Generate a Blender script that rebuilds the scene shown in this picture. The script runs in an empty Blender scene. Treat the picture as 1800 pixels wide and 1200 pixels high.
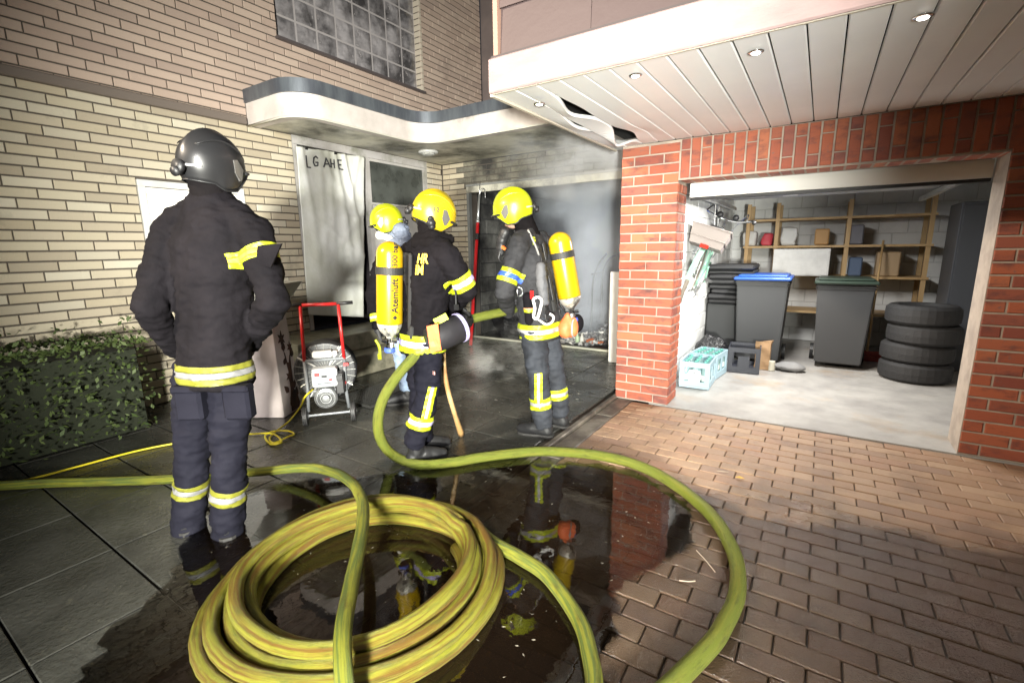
import bpy, bmesh, math, random
from mathutils import Vector, Matrix, noise
R = random.Random(7)
sc = bpy.context.scene
COL = sc.collection
V = Vector
# ------------------------------------------------------------------ camera
FPX, CAMH = 827.31, 1.4717                       # focal length in pixels of an 1800 px wide frame, lens height
YAW, PITCH, ROLL = map(math.radians, (-33.056, -11.196, -0.839))
_f = V((math.sin(YAW)*math.cos(PITCH), math.cos(YAW)*math.cos(PITCH), math.sin(PITCH)))
_r = V((math.cos(YAW), -math.sin(YAW), 0)); _u = _r.cross(_f)
CR = math.cos(ROLL)*_r + math.sin(ROLL)*_u
CU = -math.sin(ROLL)*_r + math.cos(ROLL)*_u
CF = _f
EYE = V((0, 0, CAMH))
cam = bpy.data.objects.new('camera', bpy.data.cameras.new('camera')); COL.objects.link(cam)
cam.data.sensor_width = 36; cam.data.lens = FPX/1800*36; cam.data.clip_start = .05; cam.data.clip_end = 500
cam.matrix_world = Matrix(((CR.x, CU.x, -CF.x, EYE.x), (CR.y, CU.y, -CF.y, EYE.y), (CR.z, CU.z, -CF.z, EYE.z), (0, 0, 0, 1)))
sc.camera = cam
# ------------------------------------------------------------------ world: night sky
w = bpy.data.worlds.new('World'); sc.world = w; w.use_nodes = True
nt = w.node_tree; bg = nt.nodes['Background']
sky = nt.nodes.new('ShaderNodeTexSky'); sky.sky_type = 'NISHITA'; sky.sun_disc = False
sky.sun_elevation = math.radians(-3); sky.sun_rotation = math.radians(200)
nt.links.new(sky.outputs[0], bg.inputs[0]); bg.inputs[1].default_value = .6
# ------------------------------------------------------------------ lamps behind the camera: two floodlights of the fire crew, one added fill
def spot(name, loc, aim, watt, col, angle=70, rad=.1, blend=.6):
    l = bpy.data.lights.new(name, 'SPOT'); l.energy = watt; l.color = col
    l.spot_size = math.radians(angle); l.spot_blend = blend; l.shadow_soft_size = rad
    o = bpy.data.objects.new(name, l); COL.objects.link(o); o.location = loc
    o.rotation_euler = (V(aim)-V(loc)).to_track_quat('-Z', 'Y').to_euler(); return o
spot('flood_and_fill_light', (1.15, -2.1, 1.10), (-4.0, 4.7, 1.3), 5400, (1, .99, .89), 64, .16, .75)
spot('flood_and_fill_light', (2.3, -3.6, 2.9), (-4.2, 5.0, .5), 3500, (1, .97, .92), 46, .35, .8)  # added soft fill beside the first flood
spot('mast_light', (-4.2, -2.4, 4.3), (-.9, 4.4, .6), 2600, (1, .84, .66), 52, .13, .7)
sc.view_settings.view_transform = 'Standard'; sc.view_settings.look = 'None'
sc.view_settings.exposure = -0.12; sc.view_settings.gamma = 1
sc.render.engine = 'CYCLES'
sc.cycles.use_denoising = True; sc.cycles.max_bounces = 7; sc.cycles.volume_bounces = 1
sc.cycles.diffuse_bounces = 3; sc.cycles.glossy_bounces = 4; sc.cycles.transparent_max_bounces = 10
sc.cycles.sample_clamp_indirect = 4; sc.cycles.caustics_reflective = False; sc.cycles.caustics_refractive = False
sc.cycles.volume_step_rate = 2.0; sc.cycles.volume_max_steps = 96

# ------------------------------------------------------------------ sight lines: a photo point met with a real plane
def ray(px, py): return CR*((px-900)/FPX) - CU*((py-600)/FPX) + CF
def G(px, py, z=0.0): d = ray(px, py); return EYE + d*((z-CAMH)/d.z)
def PX(px, py, X): d = ray(px, py); return EYE + d*(X/d.x)
def PY(px, py, Y): d = ray(px, py); return EYE + d*(Y/d.y)
HF = V((math.sin(YAW), math.cos(YAW), 0)); HR = V((math.cos(YAW), -math.sin(YAW), 0))
def plane_at(base):                                # upright plane through a thing's base, square to the view
    k = HF.dot(V((base[0], base[1], 0)))
    def J(px, py, off=0.0):
        d = ray(px, py); return EYE + d*((k+off)/HF.dot(d))
    return J

# ------------------------------------------------------------------ materials
MATS = {}
def mat(name, col, rough=.6, metal=0, col2=None, scale=6, lo=.4, hi=.62, bump=0, bscale=60, rough2=None, rscale=5,
        rand=0, spec=.5, stretch=None, coat=0, uv=False, emit=None, sheen=0, dirt=None, dscale=3, dlo=.5, dhi=.7, bdist=.004, alpha=1):
    if name in MATS: return MATS[name]
    m = bpy.data.materials.new(name); m.use_nodes = True; t = m.node_tree; N = t.nodes; L = t.links
    b = N['Principled BSDF']; MATS[name] = m
    b.inputs['Metallic'].default_value = metal; b.inputs['Roughness'].default_value = rough
    b.inputs['Specular IOR Level'].default_value = spec
    b.inputs['Coat Weight'].default_value = coat; b.inputs['Coat Roughness'].default_value = .08
    if sheen: b.inputs['Sheen Weight'].default_value = sheen
    if alpha < 1: b.inputs['Alpha'].default_value = alpha
    if emit: b.inputs['Emission Color'].default_value = (*emit[:3], 1); b.inputs['Emission Strength'].default_value = emit[3]
    if uv: co = N.new('ShaderNodeTexCoord').outputs['UV']
    else: co = N.new('ShaderNodeNewGeometry').outputs['Position']
    if stretch:
        mp = N.new('ShaderNodeMapping'); L.new(co, mp.inputs[0]); mp.inputs['Scale'].default_value = stretch; cs = mp.outputs[0]
    else: cs = co
    def ns(scale, detail=6, c=None, rgh=.6):
        n = N.new('ShaderNodeTexNoise'); n.inputs['Scale'].default_value = scale; n.inputs['Detail'].default_value = detail
        n.inputs['Roughness'].default_value = rgh; L.new(c if c is not None else cs, n.inputs['Vector']); return n.outputs['Fac']
    def ramp(f, a, c):
        r = N.new('ShaderNodeMapRange'); r.inputs[1].default_value = a; r.inputs[2].default_value = c; L.new(f, r.inputs[0]); return r.outputs[0]
    def mix(f, a, c, mode='MIX'):
        x = N.new('ShaderNodeMix'); x.data_type = 'RGBA'; x.blend_type = mode
        if f is None: x.inputs[0].default_value = 1
        elif isinstance(f, float): x.inputs[0].default_value = f
        else: L.new(f, x.inputs[0])
        for s, v in ((x.inputs[6], a), (x.inputs[7], c)):
            if isinstance(v, tuple): s.default_value = (*v[:3], 1)
            else: L.new(v, s)
        return x.outputs[2]
    c = tuple(col)
    if rand:                                       # each piece its own shade
        oi = N.new('ShaderNodeObjectInfo').outputs['Random']; isl = N.new('ShaderNodeNewGeometry').outputs['Random Per Island']
        ad = N.new('ShaderNodeMath'); ad.operation = 'ADD'; L.new(oi, ad.inputs[0]); L.new(isl, ad.inputs[1])
        fr = N.new('ShaderNodeMath'); fr.operation = 'FRACT'; L.new(ad.outputs[0], fr.inputs[0])
        if isinstance(rand, (list, tuple)):
            cr = N.new('ShaderNodeValToRGB'); e = cr.color_ramp.elements; cr.color_ramp.interpolation = 'LINEAR'
            while len(e) < len(rand): e.new(.5)
            for i, k in enumerate(rand): e[i].position = i/(len(rand)-1); e[i].color = (*k, 1)
            L.new(fr.outputs[0], cr.inputs[0]); c = cr.outputs[0]
        else:
            mr = N.new('ShaderNodeMapRange'); mr.inputs[3].default_value = 1-rand; mr.inputs[4].default_value = 1+rand
            L.new(fr.outputs[0], mr.inputs[0])
            cb = N.new('ShaderNodeCombineColor'); [L.new(mr.outputs[0], cb.inputs[i]) for i in range(3)]
            c = mix(None, c, cb.outputs[0], 'MULTIPLY')
    if col2 is not None: c = mix(ramp(ns(scale), lo, hi), c, tuple(col2))
    if dirt is not None: c = mix(ramp(ns(dscale, 8, co, .7), dlo, dhi), c, tuple(dirt))
    if isinstance(c, tuple): b.inputs['Base Color'].default_value = (*c[:3], 1)
    else: L.new(c, b.inputs['Base Color'])
    if rough2 is not None:
        mr = N.new('ShaderNodeMapRange'); mr.inputs[1].default_value = .38; mr.inputs[2].default_value = .62
        mr.inputs[3].default_value = rough; mr.inputs[4].default_value = rough2
        L.new(ns(rscale, 5, co), mr.inputs[0]); L.new(mr.outputs[0], b.inputs['Roughness'])
    if bump:
        bp = N.new('ShaderNodeBump'); bp.inputs['Strength'].default_value = bump; bp.inputs['Distance'].default_value = bdist
        L.new(ns(bscale, 5), bp.inputs['Height']); L.new(bp.outputs[0], b.inputs['Normal'])
    return m

# ------------------------------------------------------------------ object helpers (all shapes are given in world metres)
def wloc(o):
    p = V((0, 0, 0))
    while o is not None: p = p + o.location; o = o.parent
    return p
def tag(o, label=None, cat=None, group=None, kind=None):
    if label: o['label'] = label
    if cat: o['category'] = cat
    if group: o['group'] = group
    if kind: o['kind'] = kind
    return o
def thing(name, loc, label=None, cat=None, group=None, kind=None):
    o = bpy.data.objects.new(name, None); COL.objects.link(o); o.location = loc; o.empty_display_size = .1
    return tag(o, label, cat, group, kind)
def add(name, me, m, parent=None, loc=None, smooth=False, kind=None, label=None, cat=None, group=None):
    if isinstance(me, bmesh.types.BMesh):
        bm = me; me = bpy.data.meshes.new(name); bmesh.ops.recalc_face_normals(bm, faces=bm.faces) if not smooth == 'keep' else None
        bm.to_mesh(me); bm.free()
    o = bpy.data.objects.new(name, me); COL.objects.link(o)
    ms = m if isinstance(m, (list, tuple)) else [m]
    if not len(me.materials):
        for k in ms: me.materials.append(k)
    base = V(loc) if loc is not None else (wloc(parent) if parent is not None else V((0, 0, 0)))
    if base.length: me.transform(Matrix.Translation(-base))
    if parent is not None: o.parent = parent; o.location = base - wloc(parent)
    else: o.location = base
    if smooth:
        me.polygons.foreach_set('use_smooth', [True]*len(me.polygons))
    return tag(o, label, cat, group, kind)
def B(): return bmesh.new()
def box(bm, a, b, mtx=None, bev=0, mi=0):
    x0, y0, z0 = a; x1, y1, z1 = b
    vs = [bm.verts.new(p) for p in ((x0, y0, z0), (x1, y0, z0), (x1, y1, z0), (x0, y1, z0), (x0, y0, z1), (x1, y0, z1), (x1, y1, z1), (x0, y1, z1))]
    fs = [bm.faces.new([vs[i] for i in q]) for q in ((0, 3, 2, 1), (4, 5, 6, 7), (0, 1, 5, 4), (1, 2, 6, 5), (2, 3, 7, 6), (3, 0, 4, 7))]
    for f in fs: f.material_index = mi
    if bev:
        r = bmesh.ops.bevel(bm, geom=list({e for f in fs for e in f.edges}), offset=bev, segments=1, affect='EDGES', material=-1)
        vs = list({v for f in r['faces'] for v in f.verts} | {v for v in vs if v.is_valid})
    if mtx is not None:
        for v in vs: v.co = mtx @ v.co
    return bm
def frame_of(d):
    d = d.normalized(); a = V((0, 0, 1)) if abs(d.z) < .95 else V((1, 0, 0))
    x = a.cross(d).normalized(); return x, d.cross(x)
def tube(bm, pts, r, n=10, caps=True, uv=None, ell=None, mi=0):
    pts = [V(p) for p in pts]; rings = []
    rr = r if callable(r) else (lambda i: (r[i] if isinstance(r, (list, tuple)) else r))
    x = None; s = 0; ss = []
    for i, p in enumerate(pts):
        d = (pts[min(i+1, len(pts)-1)] - pts[max(i-1, 0)]).normalized()
        if x is None: x, y = frame_of(d)
        else:
            x = (x - d*x.dot(d)).normalized(); y = d.cross(x)
        if i: s += (p-pts[i-1]).length
        ss.append(s); q = rr(i)
        rings.append([bm.verts.new(p + (x*math.cos(2*math.pi*k/n) + y*math.sin(2*math.pi*k/n))*q) for k in range(n)])
    for i in range(len(rings)-1):
        for k in range(n):
            f = bm.faces.new((rings[i][k], rings[i][(k+1) % n], rings[i+1][(k+1) % n], rings[i+1][k])); f.material_index = mi
            if uv is not None:
                for lp, (u, v_) in zip(f.loops, ((ss[i], k), (ss[i], k+1), (ss[i+1], k+1), (ss[i+1], k))): lp[uv].uv = (u, v_/n)
    if caps:
        f1 = bm.faces.new(rings[0][::-1]); f2 = bm.faces.new(rings[-1]); f1.material_index = f2.material_index = mi
    return bm
def cyl(bm, a, b, r, n=16, r2=None, mi=0): return tube(bm, [a, b], [r, r if r2 is None else r2], n, mi=mi)
def ring(bm, c, axis, r, t, n=24, m=8, mi=0):
    c = V(c); x, y = frame_of(V(axis)); pts = []
    vs = [[bm.verts.new(c + (x*math.cos(a)+y*math.sin(a))*(r+t*math.cos(e)) + V(axis).normalized()*t*math.sin(e)) for e in [2*math.pi*k/m for k in range(m)]] for a in [2*math.pi*j/n for j in range(n)]]
    for j in range(n):
        for k in range(m):
            f = bm.faces.new((vs[j][k], vs[(j+1) % n][k], vs[(j+1) % n][(k+1) % m], vs[j][(k+1) % m])); f.material_index = mi
    return bm
def lathe(bm, c, axis, prof, n=24, mi=None):
    c = V(c); d = V(axis).normalized(); x, y = frame_of(d); rings = []
    for (r, h) in prof:
        rings.append([bm.verts.new(c + d*h + (x*math.cos(2*math.pi*k/n)+y*math.sin(2*math.pi*k/n))*max(r, .0004)) for k in range(n)])
    for i in range(len(rings)-1):
        for k in range(n):
            f = bm.faces.new((rings[i][k], rings[i][(k+1) % n], rings[i+1][(k+1) % n], rings[i+1][k]))
            if mi: f.material_index = mi[i]
    bm.faces.new(rings[0][::-1]); bm.faces.new(rings[-1]); return bm
def ball(bm, c, rad, mtx=None, u=16, v=10):
    r = bmesh.ops.create_uvsphere(bm, u_segments=u, v_segments=v, radius=1)['verts']
    rad = V((rad, rad, rad)) if isinstance(rad, (int, float)) else V(rad)
    for q in r:
        p = V((q.co.x*rad.x, q.co.y*rad.y, q.co.z*rad.z))
        if mtx is not None: p = mtx @ p
        q.co = p + V(c)
    return bm
def spline(P, n=10):
    P = [V(p) for p in P]; Q = [P[0]*2-P[1]] + P + [P[-1]*2-P[-2]]; out = []
    for i in range(1, len(Q)-2):
        a, b, c, d = Q[i-1:i+3]
        for k in range(n):
            t = k/n; out.append(.5*((2*b)+(c-a)*t+(2*a-5*b+4*c-d)*t*t+(3*b-a-3*c+d)*t**3))
    return out+[P[-1]]
def quad(bm, *p, mi=0): f = bm.faces.new([bm.verts.new(q) for q in p]); f.material_index = mi; return f
def prism(bm, poly, z0, z1):
    a = [bm.verts.new((x, y, z0)) for x, y in poly]; b = [bm.verts.new((x, y, z1)) for x, y in poly]; n = len(poly)
    bm.faces.new(a[::-1]); bm.faces.new(b)
    for i in range(n): bm.faces.new((a[i], a[(i+1) % n], b[(i+1) % n], b[i]))
    return bm
def text_mesh(s, size, depth=.0015, bold=0):
    c = bpy.data.curves.new('text', 'FONT'); c.body = s; c.size = size; c.extrude = depth; c.align_x = 'CENTER'; c.align_y = 'CENTER'; c.offset = bold; c.resolution_u = 3
    o = bpy.data.objects.new('text', c); COL.objects.link(o); dg = bpy.context.evaluated_depsgraph_get(); dg.update()
    me = bpy.data.meshes.new_from_object(o.evaluated_get(dg)); bpy.data.objects.remove(o); bpy.data.curves.remove(c); me.materials.clear(); return me
def put_text(name, s, size, m, parent, fn, bold=0, depth=.0015):   # fn maps (x, y, z) of the flat text to the surface
    me = text_mesh(s, size, depth, bold)
    for v in me.vertices: v.co = fn(v.co)
    return add(name, me, m, parent)
def proj(p):
    q = p-EYE; z = q.dot(CF)
    if z < .05: return None
    return 900+FPX*q.dot(CR)/z, 600-FPX*q.dot(CU)/z

# ------------------------------------------------------------------ pieces: bricks, slabs, setts
PIECE = {}
def piece_mesh(L, H, D, ch, m):
    k = (round(L, 2), round(H, 2), D, m.name)
    if k in PIECE: return PIECE[k]
    L, H = k[0], k[1]; me = bpy.data.meshes.new('piece'); c = ch
    v = [(-L/2, D, -H/2), (L/2, D, -H/2), (L/2, D, H/2), (-L/2, D, H/2), (-L/2, c, -H/2), (L/2, c, -H/2), (L/2, c, H/2), (-L/2, c, H/2),
         (-L/2+c, 0, -H/2+c), (L/2-c, 0, -H/2+c), (L/2-c, 0, H/2-c), (-L/2+c, 0, H/2-c)]
    f = [(8, 9, 10, 11), (4, 5, 9, 8), (5, 6, 10, 9), (6, 7, 11, 10), (7, 4, 8, 11), (0, 1, 5, 4), (1, 2, 6, 5), (2, 3, 7, 6), (3, 0, 4, 7)]
    me.from_pydata(v, [], f); me.materials.append(m); PIECE[k] = me; return me
def lay(name, parent, cells, m, D=.03, ch=.004, limit=300, jit=.002, tilt=.004):
    """cells: (centre on the face, matrix of the face, length, height); the 300 that show largest become parts, the rest one mesh."""
    sized = []
    for c, mx, L, H in cells:
        q = proj(c); a = proj(c + mx @ V((L/2, 0, H/2))); a2 = proj(c + mx @ V((L/2, 0, -H/2)))
        if q is None or a is None or a2 is None or not (-160 < q[0] < 1960 and -160 < q[1] < 1360): continue
        s = abs((a[0]-q[0])*(a2[1]-q[1])-(a[1]-q[1])*(a2[0]-q[0]))
        sized.append((s + (100000 if 430 < q[0] < 1370 and 0 < q[1] < 1200 else 0), c, mx, L, H))
    sized.sort(key=lambda t: -t[0])
    base = wloc(parent); rest = B()
    for i, (s, c, mx, L, H) in enumerate(sized):
        me = piece_mesh(L, H, D, ch, m)
        jm = mx @ Matrix.Rotation(R.uniform(-tilt, tilt), 3, 'Z') @ Matrix.Rotation(R.uniform(-tilt, tilt), 3, 'X')
        p = c + mx @ V((0, R.uniform(-jit, jit), 0))
        if i < limit:
            o = bpy.data.objects.new(name, me); COL.objects.link(o); o.parent = parent
            o.location = p-base; o.rotation_euler = jm.to_euler()
        else:
            k0 = len(rest.verts); vs = [rest.verts.new(jm @ v.co + p) for v in me.vertices]
            for f in me.polygons: rest.faces.new([vs[j] for j in f.vertices])
    if len(rest.verts): add(name, rest, m, parent, smooth='', kind='stuff')
    else: rest.free()
FACE_Y = Matrix.Identity(3)                         # looks towards -Y
FACE_X = Matrix.Rotation(math.pi/2, 3, 'Z')         # looks towards +X
FACE_UP = Matrix.Rotation(-math.pi/2, 3, 'X')       # looks up: local -y becomes world +z
def courses(u0, u1, z0, z1, L, H, joint, holes=(), shift=(0, .5), start=0.0):
    out = []; r = 0; z = z0
    while z + H*.6 < z1:
        h = min(H, z1-z); s = shift[r % len(shift)]*L; zc = z+h/2
        cuts = [(u0, u1)]
        for (a, b, c, d) in holes:
            if c < zc < d:
                n = []
                for (p, q) in cuts:
                    if a > p: n.append((p, min(q, a)))
                    if b < q: n.append((max(p, b), q))
                cuts = [t for t in n if t[1]-t[0] > .03]
        for (p, q) in cuts:
            k = math.floor((p-start-s)/L)
            while True:
                a = start+s+k*L; b = a+L; k += 1
                if a >= q: break
                a2, b2 = max(a, p), min(b, q)
                if b2-a2 > .035: out.append(((a2+b2)/2, zc, b2-a2-joint, h-joint))
        z += H; r += 1
    return out
def noise_disp(me, amp, freq, seed=0.0, aniso=(1, 1, 1), oct=2):
    me.update(); nrm = [v.normal.copy() for v in me.vertices]
    for v, n in zip(me.vertices, nrm):
        p = V((v.co.x*aniso[0], v.co.y*aniso[1], v.co.z*aniso[2]))*freq + V((seed, seed*.7, -seed))
        v.co += n*amp*noise.fractal(p, 1.0, 2.0, oct)

# ------------------------------------------------------------------ palette
cream = mat('cream brick', (.52, .46, .34), .75, bump=.8, bscale=90, bdist=.006, rand=[(.44, .37, .26), (.58, .52, .39), (.50, .43, .31), (.63, .58, .46), (.40, .34, .25), (.56, .49, .37)], dirt=(.17, .15, .12), dscale=1.3, dlo=.58, dhi=.84)
cream_dim = mat('cream brick dimmed upstairs', (.40, .33, .25), .8, bump=.8, bscale=90, bdist=.006, rand=[(.44, .33, .27), (.53, .41, .335), (.48, .365, .30), (.56, .44, .36), (.41, .31, .26)], dirt=(.20, .15, .13), dscale=1.2, dlo=.62, dhi=.85)  # cream brick again, the dim pinkish upstairs light put into its colour
cream_soot = mat('sooty cream brick', (.24, .22, .18), .8, bump=.7, bscale=90, bdist=.006, rand=[(.20, .19, .15), (.30, .28, .21), (.24, .22, .17)], dirt=(.035, .033, .03), dscale=1.6, dlo=.38, dhi=.62)
mortar_d = mat('dark mortar', (.10, .085, .07), .9, bump=.4, bscale=200)
red = mat('red clinker', (.36, .10, .05), .62, bump=.9, bscale=120, bdist=.005, stretch=(1, 1, 2.2), rand=[(.30, .075, .042), (.40, .11, .052), (.24, .062, .042), (.44, .145, .068), (.34, .09, .048), (.27, .085, .06)], col2=(.13, .05, .045), scale=7, lo=.50, hi=.72, dirt=(.17, .10, .085), dscale=26, dlo=.60, dhi=.72)
mortar_l = mat('pale mortar', (.40, .335, .275), .9, bump=.8, bscale=160, col2=(.30, .25, .21), scale=7)
white_pl = mat('white metal', (.72, .72, .70), .4, col2=(.6, .6, .58), scale=5)
dark_zinc = mat('grey flashing', (.16, .18, .20), .42, metal=.4, col2=(.10, .11, .13), scale=7, stretch=(1, 1, .2))
canopy_w = mat('canopy render', (.70, .64, .60), .6, col2=(.55, .50, .46), scale=2.2, bump=.25, bscale=80, dirt=(.20, .16, .14), dscale=1.7, dlo=.60, dhi=.80)
sootsoffit = mat('sooty soffit', (.70, .67, .55), .30, rough2=.6, col2=(.15, .145, .115), scale=1.5, lo=.42, hi=.62, dirt=(.62, .60, .52), dscale=34, dlo=.62, dhi=.68, bump=.3, bscale=90)
black = mat('black rubber', (.012, .012, .013), .5)
blackpl = mat('black plastic', (.02, .02, .021), .42, bump=.1, bscale=200)
steel = mat('steel', (.55, .55, .55), .28, metal=1, rough2=.45)
chrome = mat('bright metal', (.75, .75, .75), .12, metal=1)
redpaint = mat('red paint', (.55, .02, .02), .35, col2=(.42, .015, .015), scale=12)
void = mat('unlit cavity', (.004, .004, .004), .95)  # black that carries the shade of hollows in its colour

# =================================================================== GROUND
slab_m = mat('wet concrete slab', (.060, .060, .052), .07, rough2=.38, rscale=3.2, rand=.22, col2=(.032, .032, .028), scale=2.5, lo=.38, hi=.64, bump=.8, bscale=38, bdist=.007, dirt=(.10, .095, .07), dscale=14, dlo=.60, dhi=.75)
sett_m = mat('red brown paver', (.30, .19, .12), .55, rough2=.35, rscale=1.3, rand=[(.27, .165, .10), (.34, .225, .14), (.30, .18, .115), (.37, .25, .16), (.25, .16, .11)], bump=1.0, bscale=160, bdist=.005, col2=(.19, .12, .08), scale=4, lo=.5, hi=.75)
def wet(m, dark=.42, rough=.13):
    """soaked part of a surface: the spilled water has run to an uneven line across the paving"""
    t = m.node_tree; N = t.nodes; L = t.links; b = N['Principled BSDF']
    ge = N.new('ShaderNodeNewGeometry'); sx = N.new('ShaderNodeSeparateXYZ'); L.new(ge.outputs['Position'], sx.inputs[0])
    n = N.new('ShaderNodeTexNoise'); n.inputs['Scale'].default_value = 1.7; n.inputs['Detail'].default_value = 6; L.new(ge.outputs['Position'], n.inputs['Vector'])
    def M(op, a, c):
        x = N.new('ShaderNodeMath'); x.operation = op
        for i, v in ((0, a), (1, c)):
            if isinstance(v, (int, float)): x.inputs[i].default_value = v
            else: L.new(v, x.inputs[i])
        return x.outputs[0]
    e = M('ADD', M('SUBTRACT', sx.outputs[1], M('MULTIPLY', sx.outputs[0], .12)), M('MULTIPLY', M('SUBTRACT', n.outputs[0], .5), 1.5))
    mr = N.new('ShaderNodeMapRange'); mr.inputs[1].default_value = 3.15; mr.inputs[2].default_value = 2.75; L.new(e, mr.inputs[0]); f = mr.outputs[0]
    old = b.inputs['Base Color'].links[0].from_socket; mx = N.new('ShaderNodeMix'); mx.data_type = 'RGBA'; mx.blend_type = 'MULTIPLY'; L.new(f, mx.inputs[0]); L.new(old, mx.inputs[6]); mx.inputs[7].default_value = (dark, dark*1.0, dark*1.0, 1); L.new(mx.outputs[2], b.inputs['Base Color'])
    oldr = b.inputs['Roughness'].links[0].from_socket; r = N.new('ShaderNodeMix'); L.new(f, r.inputs[0]); L.new(oldr, r.inputs[2]); r.inputs[3].default_value = rough; L.new(r.outputs[0], b.inputs['Roughness'])
wet(sett_m, .20, .15)
sand = mat('wet joint sand', (.045, .035, .026), .7, bump=.5, bscale=150)
conc = mat('garage floor screed', (.36, .35, .33), .55, rough2=.35, col2=(.27, .26, .25), scale=2.2, dirt=(.33, .24, .15), dscale=1.2, dlo=.55, dhi=.8, bump=.15, bscale=120)
g = B(); quad(g, (-60, -40, -.05), (60, -40, -.05), (60, 60, -.05), (-60, 60, -.05))
add('ground', g, mat('dark yard', (.035, .033, .03), .8, col2=(.05, .045, .04), scale=3), kind='structure')
yard = thing('pavement', (-3.4, 3, 0), kind='structure')
b = B(); box(b, (-5.4, -1.2, -.045), (-1.63, 6.24, -.018)); add('bedding', b, sand, yard)
cells = []
for i in range(-1, 7):
    for j in range(-7, 10):
        x0 = -2.29-.6*i-.6; y0 = 2.01+.44*j; x1 = min(x0+.6, -1.63); y1 = min(y0+.44, 6.235)
        x0 = max(x0, -5.4)
        if x1-x0 < .05 or y1-y0 < .05: continue
        cells.append((V(((x0+x1)/2, (y0+y1)/2, 0)), FACE_UP, x1-x0-.009, y1-y0-.009))
lay('paving_slab', yard, cells, slab_m, .03, .004, 300, .0022, .003)
# raised edging and channel between the two surfaces
edge = thing('kerb', (-1.53, 2, 0), kind='structure')
em = mat('edging stone', (.14, .125, .10), .35, rough2=.6, col2=(.07, .06, .05), scale=5, bump=.7, bscale=60, rand=.2)
cells = []; y = -1.2
while y < 4.2:
    cells.append((V((-1.605, y+.5, .016 if y > 2.6 else .003)), FACE_UP @ Matrix.Rotation(math.pi/2, 3, 'Y'), .99, .048))
    cells.append((V((-1.50, y+.5, -.006)), FACE_UP @ Matrix.Rotation(math.pi/2, 3, 'Y'), .99, .15)); y += 1.0
lay('edging_stone', edge, cells, em, .05, .006, 300, .002, .004)
drive = thing('driveway', (0, 2, 0), kind='structure')
b = B(); box(b, (-1.42, -1.2, -.045), (3.0, 4.36, -.016)); add('bedding', b, sand, drive)
cells = [(V((u, z, 0)), FACE_UP, L, H) for (u, z, L, H) in courses(-1.415, 2.6, .15, 4.30, .215, .106, .006, holes=[(-1.61, -1.08, 4.31, 5)], start=-1.415)]
lay('paver', drive, cells, sett_m, .03, .004, 300, .003, .016)
b = B(); box(b, (-1.26, 4.325, -.04), (2.6, 8.6, -.002)); add('garage_floor', b, conc, kind='structure')
b = B(); box(b, (-5.0, 6.245, -.04), (-1.7, 11.2, .004)); add('burnt_floor', b, mat('sooty floor', (.04, .04, .04), .25, rough2=.6, col2=(.02, .02, .02)), kind='structure')
# standing water
def water_mat():
    m = bpy.data.materials.new('dirty water'); m.use_nodes = True; t = m.node_tree; N = t.nodes; N.remove(N['Principled BSDF']); L = t.links
    gl = N.new('ShaderNodeBsdfGlossy'); gl.inputs['Roughness'].default_value = .012; tr = N.new('ShaderNodeBsdfTransparent')
    at = N.new('ShaderNodeAttribute'); at.attribute_name = 'depth'          # shallow rim clear, middle brown
    mx0 = N.new('ShaderNodeMix'); mx0.data_type = 'RGBA'; mx0.inputs[6].default_value = (1, 1, 1, 1); mx0.inputs[7].default_value = (.56, .42, .29, 1)
    L.new(at.outputs['Fac'], mx0.inputs[0]); L.new(mx0.outputs[2], tr.inputs[0])
    fr = N.new('ShaderNodeFresnel'); fr.inputs[0].default_value = 1.55
    n = N.new('ShaderNodeTexNoise'); n.inputs['Scale'].default_value = 9; n.inputs['Detail'].default_value = 3; bp = N.new('ShaderNodeBump'); bp.inputs['Strength'].default_value = .16; bp.inputs['Distance'].default_value = .004
    ge = N.new('ShaderNodeNewGeometry'); L.new(ge.outputs['Position'], n.inputs['Vector']); L.new(n.outputs[0], bp.inputs['Height'])
    L.new(bp.outputs[0], gl.inputs['Normal']); L.new(bp.outputs[0], fr.inputs['Normal'])
    mx = N.new('ShaderNodeMixShader'); L.new(fr.outputs[0], mx.inputs[0]); L.new(tr.outputs[0], mx.inputs[1]); L.new(gl.outputs[0], mx.inputs[2])
    df = N.new('ShaderNodeBsdfDiffuse'); df.inputs[0].default_value = (.045, .028, .016, 1); mk = N.new('ShaderNodeMath'); mk.operation = 'MULTIPLY'; L.new(at.outputs['Fac'], mk.inputs[0]); mk.inputs[1].default_value = .13
    mm = N.new('ShaderNodeMixShader'); L.new(mk.outputs[0], mm.inputs[0]); L.new(tr.outputs[0], mm.inputs[1]); L.new(df.outputs[0], mm.inputs[2]); L.new(mm.outputs[0], mx.inputs[1])
    L.new(mx.outputs[0], N['Material Output'].inputs[0]); return m
WM = water_mat()
out = [(-1.62, 2.66), (-1.38, 2.72), (-1.004, 2.86), (-.625, 2.70), (-.43, 2.42), (-.42, 2.23), (-.50, 1.99), (-.60, 1.80), (-.545, 1.60), (-.54, 1.41), (-.50, 1.25), (-.52, .95), (-.8, .5), (-1.5, .2), (-2.1, .35), (-2.45, .75), (-2.85, 1.15), (-2.70, 1.65), (-2.25, 2.05), (-1.95, 2.45)]
pts = spline([V((x, y, 0)) for x, y in out] + [V((out[0][0], out[0][1], 0))], 10)[:-1]
wm_ = bpy.data.meshes.new('water'); wv, wf, wdp = [], [], []; rings_ = (1.0, .985, .95, .88, .75, .5, .2); n = len(pts)
for k, rk in enumerate(rings_):
    for p in pts:
        c = V((-1.3, 1.6, 0)); d = p-c; q = c+d*((1+.05*noise.noise(p*9)+.05*noise.noise(p*25)+.03*noise.noise(p*60)) if k < 4 else 1)*rk
        wv.append((q.x, q.y, .0062)); wdp.append((0, .06, .2, .45, .75, 1, 1)[k])
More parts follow.
